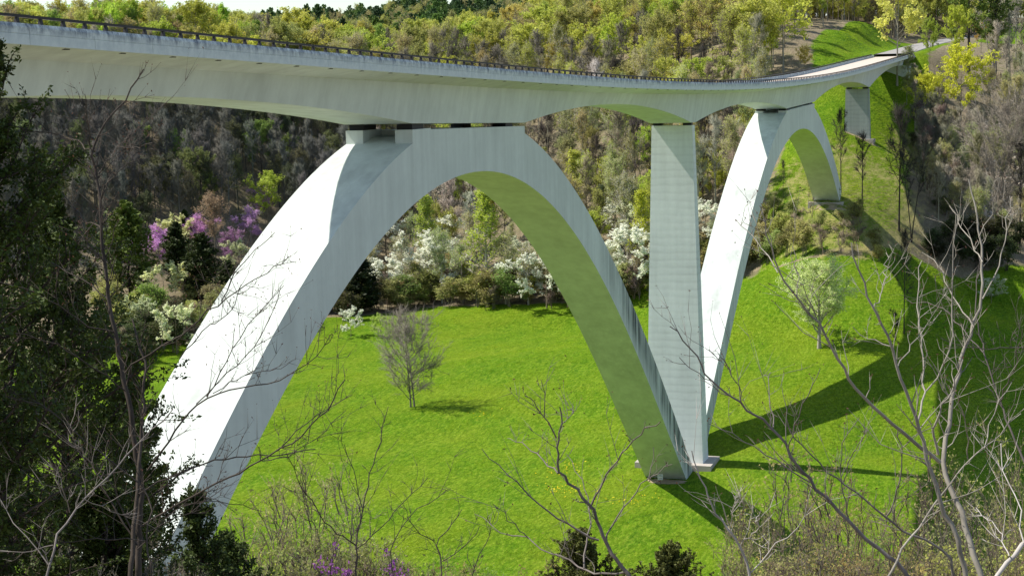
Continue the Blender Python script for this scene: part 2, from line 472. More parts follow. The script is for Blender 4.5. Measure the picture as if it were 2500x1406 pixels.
# underside of the box girder: level over crowns and piers, haunched between
SOF = [(-232, 47.6, 0), (-196, 0, 1.3), (-162, 44.9, None), (-158.5, 44.75, 0), (-89.3, 43.92, None)]
def haunch(x, a, za, b, zb, rise, pw=1.0):
    t = (x - a) / (b - a)
    return za + (zb - za) * t + rise * (4 * t * (1 - t)) ** pw
def soffit(x):
    if x < -162: return haunch(x, -236, 47.6, -162, 45.6, .8)
    if x < -158.5: return 45.6 + (x + 162) / 3.5 * -.05
    if x < -89.3: return haunch(x, -158.5, 45.55, -89.3, 43.92, 1.62)
    if x < -65.9: return 43.92 + (x + 89.3) / 23.4 * -.72
    if x < -6.2: return haunch(x, -65.9, 43.20, -6.2, 41.24, 1.80)
    if x < -3.8: return 41.24
    if x < 59.1: return haunch(x, -3.8, 41.24, 59.1, 41.25, 1.55)
    if x < 87.3: return 41.25 + (x - 59.1) / 28.2 * .45
    if x < 164: return haunch(x, 87.3, 41.70, 164, 43.25, 2.05)
    if x < 166: return 43.25
    return haunch(x, 166, 43.25, 236, 47.8, 1.3)
bk = np.unique(np.r_[np.linspace(X0, X1, 240), [-162, -158.5, -89.3, -65.9, -6.2, -3.8, 59.1, 87.3, 164, 166]])
def girder_prof(x):
    zt = float(ztop(x)) - PH; zs = soffit(x)
    zw = zt - .42
    return [(-DW + .12, zt + .04), (-DW + .12, zt + .012), (-2.95, zw), (-2.46, zs), (2.46, zs), (2.95, zw), (DW - .12, zt + .012), (DW - .12, zt + .04)]
sweep('box_girder', bk, girder_prof, [M_CONC], bridge)
sweep('road_surface', bk, lambda x: [(-DW + .45, float(zdeck(x)) - .3), (DW - .45, float(zdeck(x)) - .3), (DW - .45, float(zdeck(x))), (0, float(zdeck(x)) + .04), (-DW + .45, float(zdeck(x)))], [M_ROAD], bridge)
# parapets in cast lengths with open joints
PL = 4.5
def parapet(side, xa, xb):
    pr = []
    xs = np.linspace(xa + .012, xb - .012, 4)
    V, F, T = [], [], []
    for x in xs:
        zt = float(ztop(x))
        P = [(DW, zt - PH), (DW, zt - PH * .52), (DW - .025, zt - PH * .50), (DW, zt - PH * .48), (DW, zt - .15), (DW - .07, zt), (DW - .40, zt), (DW - .45, zt - .1), (DW - .45, zt - PH)]
        V += [(x, side * y, z) for y, z in P]
        T += [0, .15, .2, .25, .8, 1, 1, 1, .3]
    n = 9
    for i in range(3):
        for j in range(n): F.append([i*n + j, (i+1)*n + j, (i+1)*n + (j+1) % n, i*n + (j+1) % n])
    F.append(list(range(n))); F.append([3*n + j for j in range(n)][::-1])
    me = mesh('parapet_panel', V, F, [M_PARA])
    bm = bmesh.new(); bm.from_mesh(me); bmesh.ops.recalc_face_normals(bm, faces=bm.faces); bm.to_mesh(me); bm.free()
    a = me.attributes.new('topwear', 'FLOAT', 'POINT'); a.data.foreach_set('value', np.array(T, np.float32))
    return add('parapet_panel', me, bridge)
k0 = -133.95
pj = [k0 + PL * i for i in range(-22, 83)]
pj = [x for x in pj if X0 < x < X1]
for a, b in zip(pj[:-1], pj[1:]):
    parapet(-1, a, b); parapet(1, a, b)
# guard rail: one dark rail on flared posts
def rail_bar(side):
    xs = np.linspace(X0 + 2, 233, 230)
    y = side * (DW - .2)
    return sweep('guard_rail', xs, lambda x: [(y - .07, float(ztop(x)) + .235), (y + .07, float(ztop(x)) + .235), (y + .07, float(ztop(x)) + .345), (y - .07, float(ztop(x)) + .345)], [M_RAIL], bridge)
pv = [(-.13, -.08, -.02), (.09, -.08, -.02), (.09, .08, -.02), (-.13, .08, -.02), (-.065, -.055, .235), (.045, -.055, .235), (.045, .055, .235), (-.065, .055, .235)]
pf = [[0, 3, 2, 1], [4, 5, 6, 7], [0, 1, 5, 4], [1, 2, 6, 5], [2, 3, 7, 6], [3, 0, 4, 7]]
post_me = mesh('rail_post', pv, pf, [M_RAIL])
rb = rail_bar(-1)
px_ = [-134.43 + 1.535 * i for i in range(-10, 238)]
for x in px_:
    if x < 232: add('rail_post', post_me, rb, (x, -DW + .2, float(ztop(x))))
rb2 = rail_bar(1)
V, F = [], []
for x in np.arange(X0 + 3, 232, 1.535):
    n = len(V); V += [(a + x, b + DW - .2, c + float(ztop(x))) for a, b, c in pv]; F += [[i + n for i in f] for f in pf]
o = add('rail_post', mesh('far_posts', V, F, [M_RAIL]), rb2); o['kind'] = 'stuff'
# approach rail past the end of the far parapet
V, F = boxes([(237, DW - .35, 0, 279, DW - .15, .45)])
V = [(x, y, float(ztop(x)) - .28 + z) for x, y, z in V]
ap = empty('approach_rail', (258, DW - .25, hz(258, DW)))
tag(ap, 'dark approach guard rail beyond the far end of the bridge parapet', 'guard rail')
for nm, m_ in (('rail', mesh('rail', [(x - 258, y - DW + .25, z - hz(258, DW)) for x, y, z in V], F, [M_RAIL])),): add(nm, m_, ap)
for i in range(12):
    x = 238 + i * 3.6; z0 = hz(x, DW) - .3; z1 = float(ztop(x)) - .2
    v, f = boxes([(-.08, -.08, z0 - hz(258, DW), .08, .08, z1 - hz(258, DW))])
    add('post', mesh('post', v, f, [M_RAIL]), ap, (x - 258, 0, 0))
# drain stubs under the cantilever
dv, df = boxes([(-.17, -.09, -.06, .17, .09, .03)])
dme = mesh('drain_outlet', dv, df, [M_BEAR])
for i in range(-5, 80):
    x = -135.26 + 4.18 * i
    if x < 150: add('drain_outlet', dme, bridge, (x, -DW + .35, float(ztop(x)) - PH))

Q1 = dict(xc=-78.002, i=(39.979, 72.762, -24.088, 1.186), e=(44.03, 73.921, -32.088, 11.417))
Q2 = dict(xc=73.35, i=(37.627, 48.696, .9464, -10.062), e=(42.369, 54.68, -12.926, .3093))
def arc(q, u, k):
    v = u / 80; c = q[k]
    return c[0] - c[1] * v**2 - c[2] * v**4 - c[3] * v**6
def arch(name, q, uL, uR, cL, cR, zL, zR, dL, dR, stain):
    """rib with a level crown block between uL..uR whose end walls drop by dL, dR"""
    us = np.unique(np.r_[np.linspace(cL, cR, 120), uL, uR, uL - .01, uR + .01])
    V, F, S = [], [], []
    for u in us:
        x = q['xc'] + u
        zi = arc(q, u, 'i'); ze = arc(q, u, 'e')
        if uL <= u <= uR:
            t = (u - uL) / (uR - uL); ze = zL + (zR - zL) * t
        else: ze = min(ze, (zL if u < 0 else zR) - .35)
        # split the side faces in height so that the stains can be weighted
        hs = [0, .25, .5, .75, 1]
        for y in (-HW, HW):
            for h in hs: V.append((x, y, zi + (ze - zi) * h)); S.append(stain(x, h))
    n = 10
    for i in range(len(us) - 1):
        a, b = i * n, (i + 1) * n
        for j in range(4):
            F.append([a + j, b + j, b + j + 1, a + j + 1])
            F.append([a + 5 + j, a + 6 + j, b + 6 + j, b + 5 + j])
        F.append([a + 4, b + 4, b + 9, a + 9])
        F.append([a, a + 5, b + 5, b])
    F.append([0, 1, 2, 3, 4, 9, 8, 7, 6, 5]); e = (len(us) - 1) * n
    F.append([e + j for j in (5, 6, 7, 8, 9, 4, 3, 2, 1, 0)])
    me = mesh(name, V, F, [M_ARCH])
    bm = bmesh.new(); bm.from_mesh(me)
    bmesh.ops.recalc_face_normals(bm, faces=bm.faces)
    for f in bm.faces: f.smooth = False
    bm.to_mesh(me); bm.free()
    a = me.attributes.new('stain', 'FLOAT', 'POINT'); a.data.foreach_set('value', np.array(S, np.float32))
    return add(name, me, bridge)
st1 = lambda x, h: float(np.clip((x + 46) / 12, 0, 1)) * (.1, .5, .9, 1, .9)[int(h * 4)]
st2 = lambda x, h: .8 * float(np.clip((24 - x) / 14, 0, 1)) * (.6, .6, .6, .5, 0)[int(h * 4)]
# the left crown block of each rib ends in two pedestals with a recess between them
XL1, XR1, XL2, XR2 = -89.2, -65.9, 59.1, 87.5
ZL1, ZR1, ZL2, ZR2 = 43.50, 42.94, 40.95, 41.42
arch('arch_rib', Q1, XL1 + 3.2 - Q1['xc'], XR1 - Q1['xc'], -68.2, 71.5, ZL1 - .08, ZR1, 1.02, .68, st1)
arch('arch_rib', Q2, XL2 + 3.4 - Q2['xc'], XR2 - Q2['xc'], -75.4, 47.5, ZL2 + .05, ZR2, .72, 1.5, st2)
def pedestal(x0, x1, y0, y1, z0, z1):
    v, f = boxes([(x0, y0, z0, x1, y1, z1)])
    o = add('pedestal', mesh('pedestal', v, f, [M_CONC]), bridge)
    return o
for y0, y1 in ((-HW - .004, -1.18), (1.18, HW + .004)):
    pedestal(XL1, XL1 + 3.3, y0, y1, 41.0, ZL1)
    pedestal(XL2, XL2 + 3.5, y0, y1, 38.9, ZL2)
# bearings
def bearing(x, y, z0, z1, lx=.9, ly=.55):
    v, f = boxes([(-lx, -ly, 0, lx, ly, z1 - z0)])
    add('bearing', mesh('bearing', v, f, [M_BEAR]), bridge, (x, y, z0))
for y in (-1.75, 1.75):
    bearing(XL1 + 1.3, y, ZL1, soffit(XL1 + 1.3) - .003, 1.0); bearing(-69.3, y, 43.0, soffit(-69.3) - .003, .8)
    bearing(XL2 + 1.6, y, ZL2, soffit(XL2 + 1.6) - .003, 1.3); bearing(84.2, y, 41.36, soffit(84.2) - .003, 2.0)
    bearing(-5.0, y, 40.9, soffit(-5.0) - .003, .45, .5); bearing(165, y, 42.9, soffit(165) - .003, .6, .55)
    bearing(-160.3, y, 45.2, soffit(-160.3) - .003, .8, .55)
def pier(xc, z0, z1, hy0, hy1, hx0, hx1, mat=M_PIER):
    V = []
    n = 9
    for i in range(n):
        t = i / (n - 1); z = z0 + (z1 - z0) * t; hy = hy0 + (hy1 - hy0) * t; hx = hx0 + (hx1 - hx0) * t
        V += [(xc - hx, -hy, z), (xc + hx, -hy, z), (xc + hx, hy, z), (xc - hx, hy, z)]
    F = [[3, 2, 1, 0], [4*(n-1) + j for j in range(4)]]
    for i in range(n - 1):
        for j in range(4): F.append([4*i + j, 4*i + (j+1) % 4, 4*i + 4 + (j+1) % 4, 4*i + 4 + j])
    add('pier', mesh('pier', V, F, [mat]), bridge)
pier(-5.0, -1.5, 40.92, 3.5, 2.42, 1.55, .62)
pier(165.0, 29, 42.9, 2.85, 2.44, .85, .75, M_PIER2)
pier(-160.3, 20, 45.2, 2.9, 2.44, 1.0, .75)
for (a, b, c, d, e, f) in ((-7.6, -4.6, -1.5, -2.4, 4.6, 1.15), (-146, -3.4, 0, -138, 3.4, 4.5), (163, -3.6, 28, 167, 3.6, 32.1), (117.0, -3.3, 18, 123.5, 3.3, 22.2)):
    v, fc = boxes([(a, b, c, d, e, f)])
    add('footing', mesh('footing', v, fc, [M_FOOT]), bridge)
for bx_ in ((231.5, -4.6, 40, 236.5, 4.6, 47.9), (-237, -4.6, 40, -231.5, 4.6, 47.5)):
    v, fc = boxes([bx_])
    add('abutment', mesh('abutment', v, fc, [M_CONC]), bridge)
# parkway beyond the bridge
rx = np.linspace(236.5, 620, 60)
ry = road_y(rx)
def roadz(x, y): return road_z(x)
L = np.c_[rx, ry - 4.2, roadz(rx, ry - 4.2)]; R_ = np.c_[rx, ry + 4.2, roadz(rx, ry + 4.2)]
zz = np.maximum(L[:, 2], R_[:, 2]); L[:, 2] = zz; R_[:, 2] = zz
Lb, Rb = L.copy(), R_.copy(); Lb[:, 2] -= 1.2; Rb[:, 2] -= 1.2; Lb[:, 1] -= 1; Rb[:, 1] += 1
n = len(rx); V = np.r_[L, R_, Lb, Rb]; F = []
for i in range(n - 1):
    F += [[i, i+1, n+i+1, n+i], [2*n+i, 2*n+i+1, i+1, i], [n+i, n+i+1, 3*n+i+1, 3*n+i]]
tag(add('road', mesh('road', V, F, [M_ASPH])), kind='structure')
# ------------------------------------------------------------------ tree library
class Tubes:
    """collects tapered limbs and fine twigs of ONE tree"""
    def __init__(s): s.V, s.Q, s.T, s.n = [], [], [], 0
    def tube(s, P, R, k=5):
        P = np.asarray(P, float); R = np.asarray(R, float)
        m = len(P)
        t = np.gradient(P, axis=0); t /= np.linalg.norm(t, axis=1, keepdims=True) + 1e-9
        ref = np.array([1.0, 0, 0]) if abs(t[0][0]) < .8 else np.array([0, 1.0, 0])
        a = np.cross(t, ref); a /= np.linalg.norm(a, axis=1, keepdims=True) + 1e-9
        b = np.cross(t, a)
        ang = np.arange(k) * 2 * math.pi / k
        ring = P[:, None] + R[:, None, None] * (np.cos(ang)[None, :, None] * a[:, None] + np.sin(ang)[None, :, None] * b[:, None])
        s.V.append(ring.reshape(-1, 3))
        i = np.arange(m - 1)[:, None] * k; j = np.arange(k)[None]; j2 = (j + 1) % k
        s.Q.append((np.stack([i + j, i + j2, i + k + j2, i + k + j], -1).reshape(-1, 4)) + s.n)
        s.n += m * k
    def slivers(s, A, B, w):
        """thin three-sided twigs from A to B, tapering to a point"""
        A = np.asarray(A); B = np.asarray(B); n = len(A)
        if n == 0: return
        d = B - A; d /= np.linalg.norm(d, axis=1, keepdims=True) + 1e-9
        ref = np.where(np.abs(d[:, :1]) < .8, np.array([[1.0, 0, 0]]), np.array([[0, 1.0, 0]]))
        u = np.cross(d, ref); u /= np.linalg.norm(u, axis=1, keepdims=True) + 1e-9
        v = np.cross(d, u); w = np.broadcast_to(np.asarray(w, float).reshape(-1, 1), (n, 1))
        c = [A + u * w, A - .5 * u * w + .87 * v * w, A - .5 * u * w - .87 * v * w, B]
        s.V.append(np.stack(c, 1).reshape(-1, 3))
        o = np.arange(n)[:, None] * 4 + s.n
        s.T.append(np.concatenate([o + np.array([[0, 1, 3]]), o + np.array([[1, 2, 3]]), o + np.array([[2, 0, 3]])]))
        s.n += 4 * n
    def build(s, name, mat):
        return qmesh(name, np.concatenate(s.V), np.concatenate(s.Q) if s.Q else [], np.concatenate(s.T) if s.T else None, [mat], smooth=False)
def leaves_mesh(name, P, size, rng, mat, flat=.0, asp=.6, droop=0):
    """one small pointed face pair per leaf clump at the points P"""
    n = len(P)
    N = rng.normal(size=(n, 3)); N[:, 2] = N[:, 2] * (1 - flat) + flat * 2.2 * np.sign(rng.random(n) - .1)
    N /= np.linalg.norm(N, axis=1, keepdims=True)
    A = rng.normal(size=(n, 3)); A[:, 2] -= droop
    A -= (A * N).sum(1, keepdims=True) * N; A /= np.linalg.norm(A, axis=1, keepdims=True) + 1e-9
    B = np.cross(N, A)
    sz = (np.asarray(size) * rng.uniform(.6, 1.35, n))[:, None]
    V = np.stack([P - A * sz * .5, P + B * sz * asp * .5, P + A * sz * .55, P - B * sz * asp * .5 + N * sz * .12], 1).reshape(-1, 3)
    return qmesh(name, V, np.arange(n * 4).reshape(-1, 4), None, [mat])

def _unit(v): return v / (np.linalg.norm(v) + 1e-9)
def grow(rng, H, spread=.35, base=.25, nb=16, up=.55, rad=None, forks=1, sub=6, twigs=14, twig_len=.9, tw=.012, wob=.02, droop=0.0, top=1.0, shape='oval', sides=6):
    """trunk, limbs, side branches and twigs; returns the limb mesh data and the twig ends"""
    tb = Tubes(); ends = []; tA, tB, tW = [], [], []
    rad = rad or H * .012
    trunks = []
    for f in range(forks):
        th = rng.uniform(0, 6.28); lean = 0 if forks == 1 else rng.uniform(.08, .24)
        m = 10; z = np.linspace(0, 1, m)
        w = np.cumsum(rng.normal(0, wob * H / m, (m, 2)), 0)
        o_ = f * rad * 3.2
        P = np.c_[o_ + np.cos(th) * lean * H * z ** 1.2 + w[:, 0] * z, np.sin(th) * lean * H * z ** 1.2 + w[:, 1] * z, z * H * top * (1 if f == 0 else rng.uniform(.8, 1))]
        P[0, 2] = -.5
        R = rad * (1 if forks == 1 else .75) * (1 - z * .92) ** .8
        R[0] *= 1.35
        tb.tube(P, R, sides); trunks.append((P, R))
    for (P, R) in trunks:
        for b in range(max(2, nb // forks)):
            t = base + (1 - base) * ((b + rng.uniform(0, .9)) / max(2, nb // forks)) ** .9
            t = min(t, .985)
            x = t * (len(P) - 1); i = int(x); fr = x - i
            p0 = P[i] * (1 - fr) + P[min(i + 1, len(P) - 1)] * fr
            r0 = (R[i] * (1 - fr) + R[min(i + 1, len(P) - 1)] * fr) * .55
            s_ = (t - base) / (1 - base)
            prof = {'oval': .35 + 1.15 * math.sin(math.pi * min(.97, .18 + .74 * s_)), 'broad': 1.25 - .75 * s_, 'cone': 1.25 - 1.1 * s_, 'vase': .55 + .8 * s_ * (1.25 - s_) * 2}[shape]
            Lb = H * spread * prof * rng.uniform(.75, 1.15) * .8
            th = b * 2.4 + rng.uniform(-.6, .6)
            el = up + rng.uniform(-.15, .25) + s_ * .35
            d = np.array([math.cos(th) * math.cos(el), math.sin(th) * math.cos(el), math.sin(el)])
            q = 6; pts = [p0]; dd = d.copy()
            for k in range(q):
                dd = _unit(dd + rng.normal(0, .13, 3) + np.array([0, 0, .06 - droop]))
                pts.append(pts[-1] + dd * Lb / q)
            pts = np.array(pts); rr = np.maximum(r0, .012) * np.linspace(1, .18, q + 1)
            tb.tube(pts, rr, 4)
            for c in range(sub):
                u = rng.uniform(.25, 1) * q; i2 = min(int(u), q - 1); p1 = pts[i2] + (pts[i2 + 1] - pts[i2]) * (u - i2)
                ld = _unit(_unit(pts[i2 + 1] - pts[i2]) + rng.normal(0, .55, 3) + np.array([0, 0, .18 - droop]))
                Ls = Lb * rng.uniform(.25, .5)
                p2 = p1 + ld * Ls * .5 + rng.normal(0, .04 * Ls, 3); p3 = p2 + _unit(ld + rng.normal(0, .25, 3) + np.array([0, 0, .1 - droop])) * Ls * .5
                tb.tube(np.array([p1, p2, p3]), np.array([.4, .25, .1]) * rr[0] * .7 + tw * .6, 3)
                for w_ in range(twigs):
                    a = rng.uniform(.2, 1)
                    o = p1 + (p2 - p1) * min(1, a * 2) + (p3 - p2) * max(0, a * 2 - 1)
                    e = o + _unit(ld + rng.normal(0, .6, 3) + np.array([0, 0, .2 - droop])) * twig_len * rng.uniform(.5, 1.2)
                    tA.append(o); tB.append(e); tW.append(tw * rng.uniform(.7, 1.2)); ends.append(e)
    if tA: tb.slivers(np.array(tA), np.array(tB), np.array(tW))
    return tb, np.array(ends), (np.array(tA), np.array(tB))

LIB = {}
def lib(kind, i, H, tb, leafP=None, size=.4, rng=None, leafmat=M_LEAF, barkm=M_BARK, **kw):
    zs = np.concatenate(tb.V)[:, 2]; H = float(np.percentile(zs, 99.8) if leafP is None else max(np.percentile(zs, 99.5), np.percentile(leafP[:, 2], 98.5)))
    LIB.setdefault(kind, []).append((H, tb.build(kind + '_trunk', barkm), leaves_mesh(kind + '_crown', leafP, size, rng, leafmat, **kw) if leafP is not None else None))
def scatter(rng, A, B, n, jit):
    i = rng.integers(0, len(A), n); t = rng.uniform(.35, 1.08, n)[:, None]
    return A[i] + (B[i] - A[i]) * t + rng.normal(0, jit, (n, 3))
for i in range(5):      # round-headed hardwood in new leaf
    r = np.random.default_rng(100 + i); H = 15
    tb, e, (A, B) = grow(r, H, spread=.34 + .04 * (i % 3), base=.36, nb=17, up=.45, sub=6, twigs=9, twig_len=1.0, tw=.022, shape='oval', wob=.03)
    lib('leafing', i, H, tb, scatter(r, A, B, 5200, .22), .46, r)
for i in range(4):      # sparse budding hardwood: leaves only dust the twigs
    r = np.random.default_rng(200 + i); H = 16
    tb, e, (A, B) = grow(r, H, spread=.24 + .04 * (i % 2), base=.38, nb=20, up=.85, sub=7, twigs=12, twig_len=1.1, tw=.024, shape='oval', wob=.02)
    lib('budding', i, H, tb, scatter(r, A, B, 4600, .18), .25, r)
for i in range(4):      # tall narrow tree
    r = np.random.default_rng(300 + i); H = 18
    tb, e, (A, B) = grow(r, H, spread=.17, base=.30, nb=22, up=.75, sub=5, twigs=9, twig_len=.8, tw=.02, shape='oval', wob=.015)
    lib('poplar', i, H, tb, scatter(r, A, B, 3800, .18), .42, r)
for i in range(3):      # pyramid of fine lime leaf above pale bare limbs
    r = np.random.default_rng(350 + i); H = 18
    tb, e, (A, B) = grow(r, H, spread=.25, base=.12, nb=34, up=.55, sub=6, twigs=9, twig_len=.9, tw=.022, shape='cone', wob=.012)
    P = scatter(r, A, B, 7500, .2); P = P[r.random(len(P)) < np.clip(P[:, 2] / H * 1.5 - .35, .06, 1)]
    lib('limetree', i, H, tb, P, .30, r)
for i in range(5):      # bare tree
    r = np.random.default_rng(400 + i); H = 16
    tb, e, AB = grow(r, H, spread=.21 + .04 * (i % 3), base=.36, nb=15, up=.92, sub=7, twigs=15, twig_len=1.25, tw=.027, shape='oval', wob=.02, forks=1 + (i == 3))
    lib('bare', i, H, tb)
for i in range(3):      # spreading white dogwood in flat layers
    r = np.random.default_rng(500 + i); H = 7
    tb, e, (A, B) = grow(r, H, spread=.55, base=.25, nb=11, up=.12, sub=7, twigs=7, twig_len=.6, tw=.012, shape='oval', wob=.05, rad=.10)
    P = scatter(r, A, B, 7000, .10)
    lib('dogwood', i, H, tb, P, .27, r, M_PETAL, flat=.75)
for i in range(2):      # redbud: blossom along the twigs
    r = np.random.default_rng(600 + i); H = 7
    tb, e, (A, B) = grow(r, H, spread=.5, base=.2, nb=14, up=.6, sub=8, twigs=9, twig_len=.9, tw=.012, shape='vase', forks=2, rad=.09)
    lib('redbud', i, H, tb, scatter(r, A, B, 7500, .10), .19, r, M_PETAL)
def cedar_mesh(rng, H, Rm, n_br=150, per=60, leaf=.20):
    tb = Tubes(); P = []
    z = np.linspace(0, 1, 8)
    tb.tube(np.c_[rng.normal(0, .02, 8) * H * z, rng.normal(0, .02, 8) * H * z, z * H - .3 * (z == 0)], H * .014 * (1 - z * .95), 6)
    for b in range(n_br):
        t = rng.uniform(.03, 1) ** .9
        rr = Rm * (min(1, (1 - t) * 1.9 + .06)) ** .75 * (.55 + .45 * min(1, t * 6)) * rng.uniform(.7, 1.12)
        th = rng.uniform(0, 6.28); p0 = np.array([0, 0, t * H])
        d = np.array([math.cos(th), math.sin(th), rng.uniform(.25, .8)])
        p1 = p0 + d * rr
        tb.tube(np.array([p0, p0 * .5 + p1 * .5 + [0, 0, -.05 * rr], p1]), np.array([.02, .013, .005]) * H / 8, 3)
        k = int(per * (.5 + rr / Rm))
        u = rng.uniform(.3, 1.05, k)[:, None]
        P.append(p0 + (p1 - p0) * u + rng.normal(0, .13 * rr + .05, (k, 3)) * (1.15 - .6 * u))
    return tb, np.concatenate(P)
for i in range(3):
    r = np.random.default_rng(700 + i); H = 9
    tb, P = cedar_mesh(r, H, 1.75 + .2 * i, 150, 34)
    lib('cedar', i, H, tb, P, .34, r, M_NEEDLE, asp=.55, flat=-.2)
for i in range(3):      # dark broad evergreen-looking crowns of the far ridge
    r = np.random.default_rng(750 + i); H = 16
    tb, P = cedar_mesh(r, H, 3.2 + .6 * i, 170, 34)
    lib('ridge', i, H, tb, P, .50, r, M_LEAF, asp=.8)
for i in range(4):      # thicket shrub, many stems
    r = np.random.default_rng(800 + i); H = 3.2
    tb, e, (A, B) = grow(r, H, spread=.42, base=.06, nb=15, up=.7, sub=6, twigs=8, twig_len=.55, tw=.013, shape='broad', forks=4, rad=.035)
    lib('shrub', i, H, tb, scatter(r, A, B, 2600, .11), .15, r)
for i in range(3):      # bare brush
    r = np.random.default_rng(850 + i); H = 3.6
    tb, e, AB = grow(r, H, spread=.36, base=.06, nb=18, up=.85, sub=6, twigs=9, twig_len=.6, tw=.011, shape='broad', forks=5, rad=.035)
    lib('brush', i, H, tb)

for i in range(4):      # thin upright wands with hardly any leaf
    r = np.random.default_rng(860 + i); H = 3.0
    tb, e, (A, B) = grow(r, H, spread=.20, base=.10, nb=24, up=1.0, sub=3, twigs=4, twig_len=.32, tw=.0042, shape='vase', forks=6, rad=.011, sides=4)
    lib('wand', i, H, tb, scatter(r, A, B, 420, .03), .050, r)
for i in range(2):      # blossoming redbud stems
    r = np.random.default_rng(870 + i); H = 2.6
    tb, e, (A, B) = grow(r, H, spread=.22, base=.25, nb=16, up=.95, sub=3, twigs=5, twig_len=.3, tw=.004, shape='vase', forks=4, rad=.014, sides=4)
    P = scatter(r, A, B, 900, .018); P = P[r.random(len(P)) < np.where(np.sin(P[:, 2] * 9 + P[:, 0] * 14) > -.1, 1, .15)]
    lib('redsprig', i, H, tb, P, .075, r, M_PETAL)
for i in range(4):      # low tangle of fine twigs with small new leaves
    r = np.random.default_rng(880 + i); H = 2.0
    tb, e, (A, B) = grow(r, H, spread=.42, base=.05, nb=24, up=.75, sub=5, twigs=5, twig_len=.30, tw=.004, shape='broad', forks=6, rad=.011, sides=4)
    lib('tangle', i, H, tb, scatter(r, A, B, 900, .04), .055, r)
def plant(kind, name, label, cat, x, y, H, leafc=None, barkc=(.13, .11, .09), rng=random, group=None, var=None, crown='crown', z=None, sx=1.0):
    """one tree: an empty at its foot, trunk and crown below it"""
    L = LIB[kind]
    h0, tm, cm = L[(rng.randrange(len(L))) if var is None else var % len(L)]
    s = H / h0
    e = empty(name, (x, y, hz(x, y) - .1 if z is None else z), rng.uniform(0, 6.28))
    e.scale = (s * sx, s * sx, s)
    tag(e, label, cat, group)
    t = add('trunk', tm, e); t.color = tuple(barkc) + (1,)
    if cm is not None:
        c = add(crown, cm, e); c.color = tuple(leafc) + (1,)
    return e
# ------------------------------------------------------------------ forests
RND = random.Random(7)
NRG = np.random.default_rng(7)
GREY = (.28, .265, .22); BROWN = (.22, .185, .13); PALE = (.46, .44, .36); DARK = (.055, .048, .042)
YEL = (.56, .59, .11); GRN = (.30, .44, .08); OLI = (.42, .44, .13); TAN = (.54, .48, .19); LIME = (.47, .57, .08); DGR = (.030, .062, .016)
def jit(c, a=.18):
    k = 1 + RND.uniform(-a, a)
    return tuple(max(0, v * k * (1 + RND.uniform(-a * .5, a * .5))) for v in c)
def in_frame(x, y, H):
    z = hz(x, y)
    u, v, d = pix((x, y, z)); u2, v2, d2 = pix((x, y, z + H))
    return d > 20 and -60 < u < 2560 and v2 < 1420 and v > -30, u, v, v2, d
# distant wood on the hill tops and behind: one scattered mass beyond the countable trees
far_pts = []
cands = []
xs = np.arange(40, 640, 5.2)
for xi, x in enumerate(xs):
    for y in np.arange(-110, 470, 5.2):
        px = x + RND.uniform(-2.4, 2.4); py = y + RND.uniform(-2.4, 2.4)
        d = math.hypot(px - CAM[0], py - CAM[1])
        az = math.degrees(math.atan2(py - CAM[1], px - CAM[0]))
        if not (-1 < az < 39.5) or d < 280: continue
        cands.append((px, py, d, az))
_n0 = len(cands)
for (px, py, d, az) in cands[:_n0]:      # the bluff is stocked twice as thickly
    if az > 24 and 335 < d < 425: cands.append((px + RND.uniform(1.5, 3.2), py + RND.uniform(1.5, 3.2), d, az))
CA = np.array(cands)
LWc = lawnness(CA[:, 0], CA[:, 1])
sdA = np.maximum(np.maximum(sdist(LAWN, CA[:, 0], CA[:, 1]), sdist(LAWN2, CA[:, 0], CA[:, 1])), sdist(LAWN3, CA[:, 0], CA[:, 1]))
CZ = height(CA[:, 0], CA[:, 1])
forest = []
def u_of(x, y, z): return pix((x, y, z))[0]
for (x, y, d, az), s, z in zip(cands, sdA, CZ):
    if RND.random() < (.12 if d > 545 else .52 if z > 40 else .22 if u_of(x, y, z) > 860 else 0): continue
    if s > -4: continue
    u, v, dd = pix((x, y, z))
    if 95 < x < 240 and -14 < y < 14: continue
    if 236 < x < 420 and -12 + (-((x - 300) / 100) ** 2 * 3.2 if x > 300 else 0) < y < 12: continue
    if y < -8 and x < 420 and az < 12: continue      # the right bank is planted on its own below
    if v > 1300 or v < -40: continue
    forest.append((x, y, d, az, u, v, z))
forest.sort(key=lambda t: t[2])
n_single = dict(bare=0, leaf=0)
KN = dict(bare=('bare_tree', 'bare tree'), budding=('budding_tree', 'budding tree'), leafing=('leafing_tree', 'leafing tree'), poplar=('tall_tree', 'tall tree'), ridge=('evergreen_tree', 'evergreen tree'))
count = {k: 0 for k in KN}
stuff = {k: [] for k in KN}
LIMIT = dict(bare=270, budding=280, leafing=270, poplar=80, ridge=70)
def zone(u, az, d, v, z):
    if d > 545: return 'ridge' if 640 < u < 1340 else 'crest'
    if u < 880 + (d - 330) * .6: return 'bluff' if z < np.interp(u, [0, 600, 850, 1000], [46, 42, 31, 26]) else 'top'
    return 'slope' if z < 42 else 'crest'
SKY_U = [0, 150, 350, 700, 820, 900, 1000, 1250, 1400, 1700, 1900, 2200, 2600]
SKY_V = [28, 34, 28, 42, 40, 42, 18, 14, 6, -25, -50, -60, -60]
WORDS = {'bluff': 'on the shaded bluff', 'top': 'on the hilltop above the deck', 'slope': 'on the slope behind the meadow', 'crest': 'on the wooded crest', 'ridge': 'on the dark ridge'}
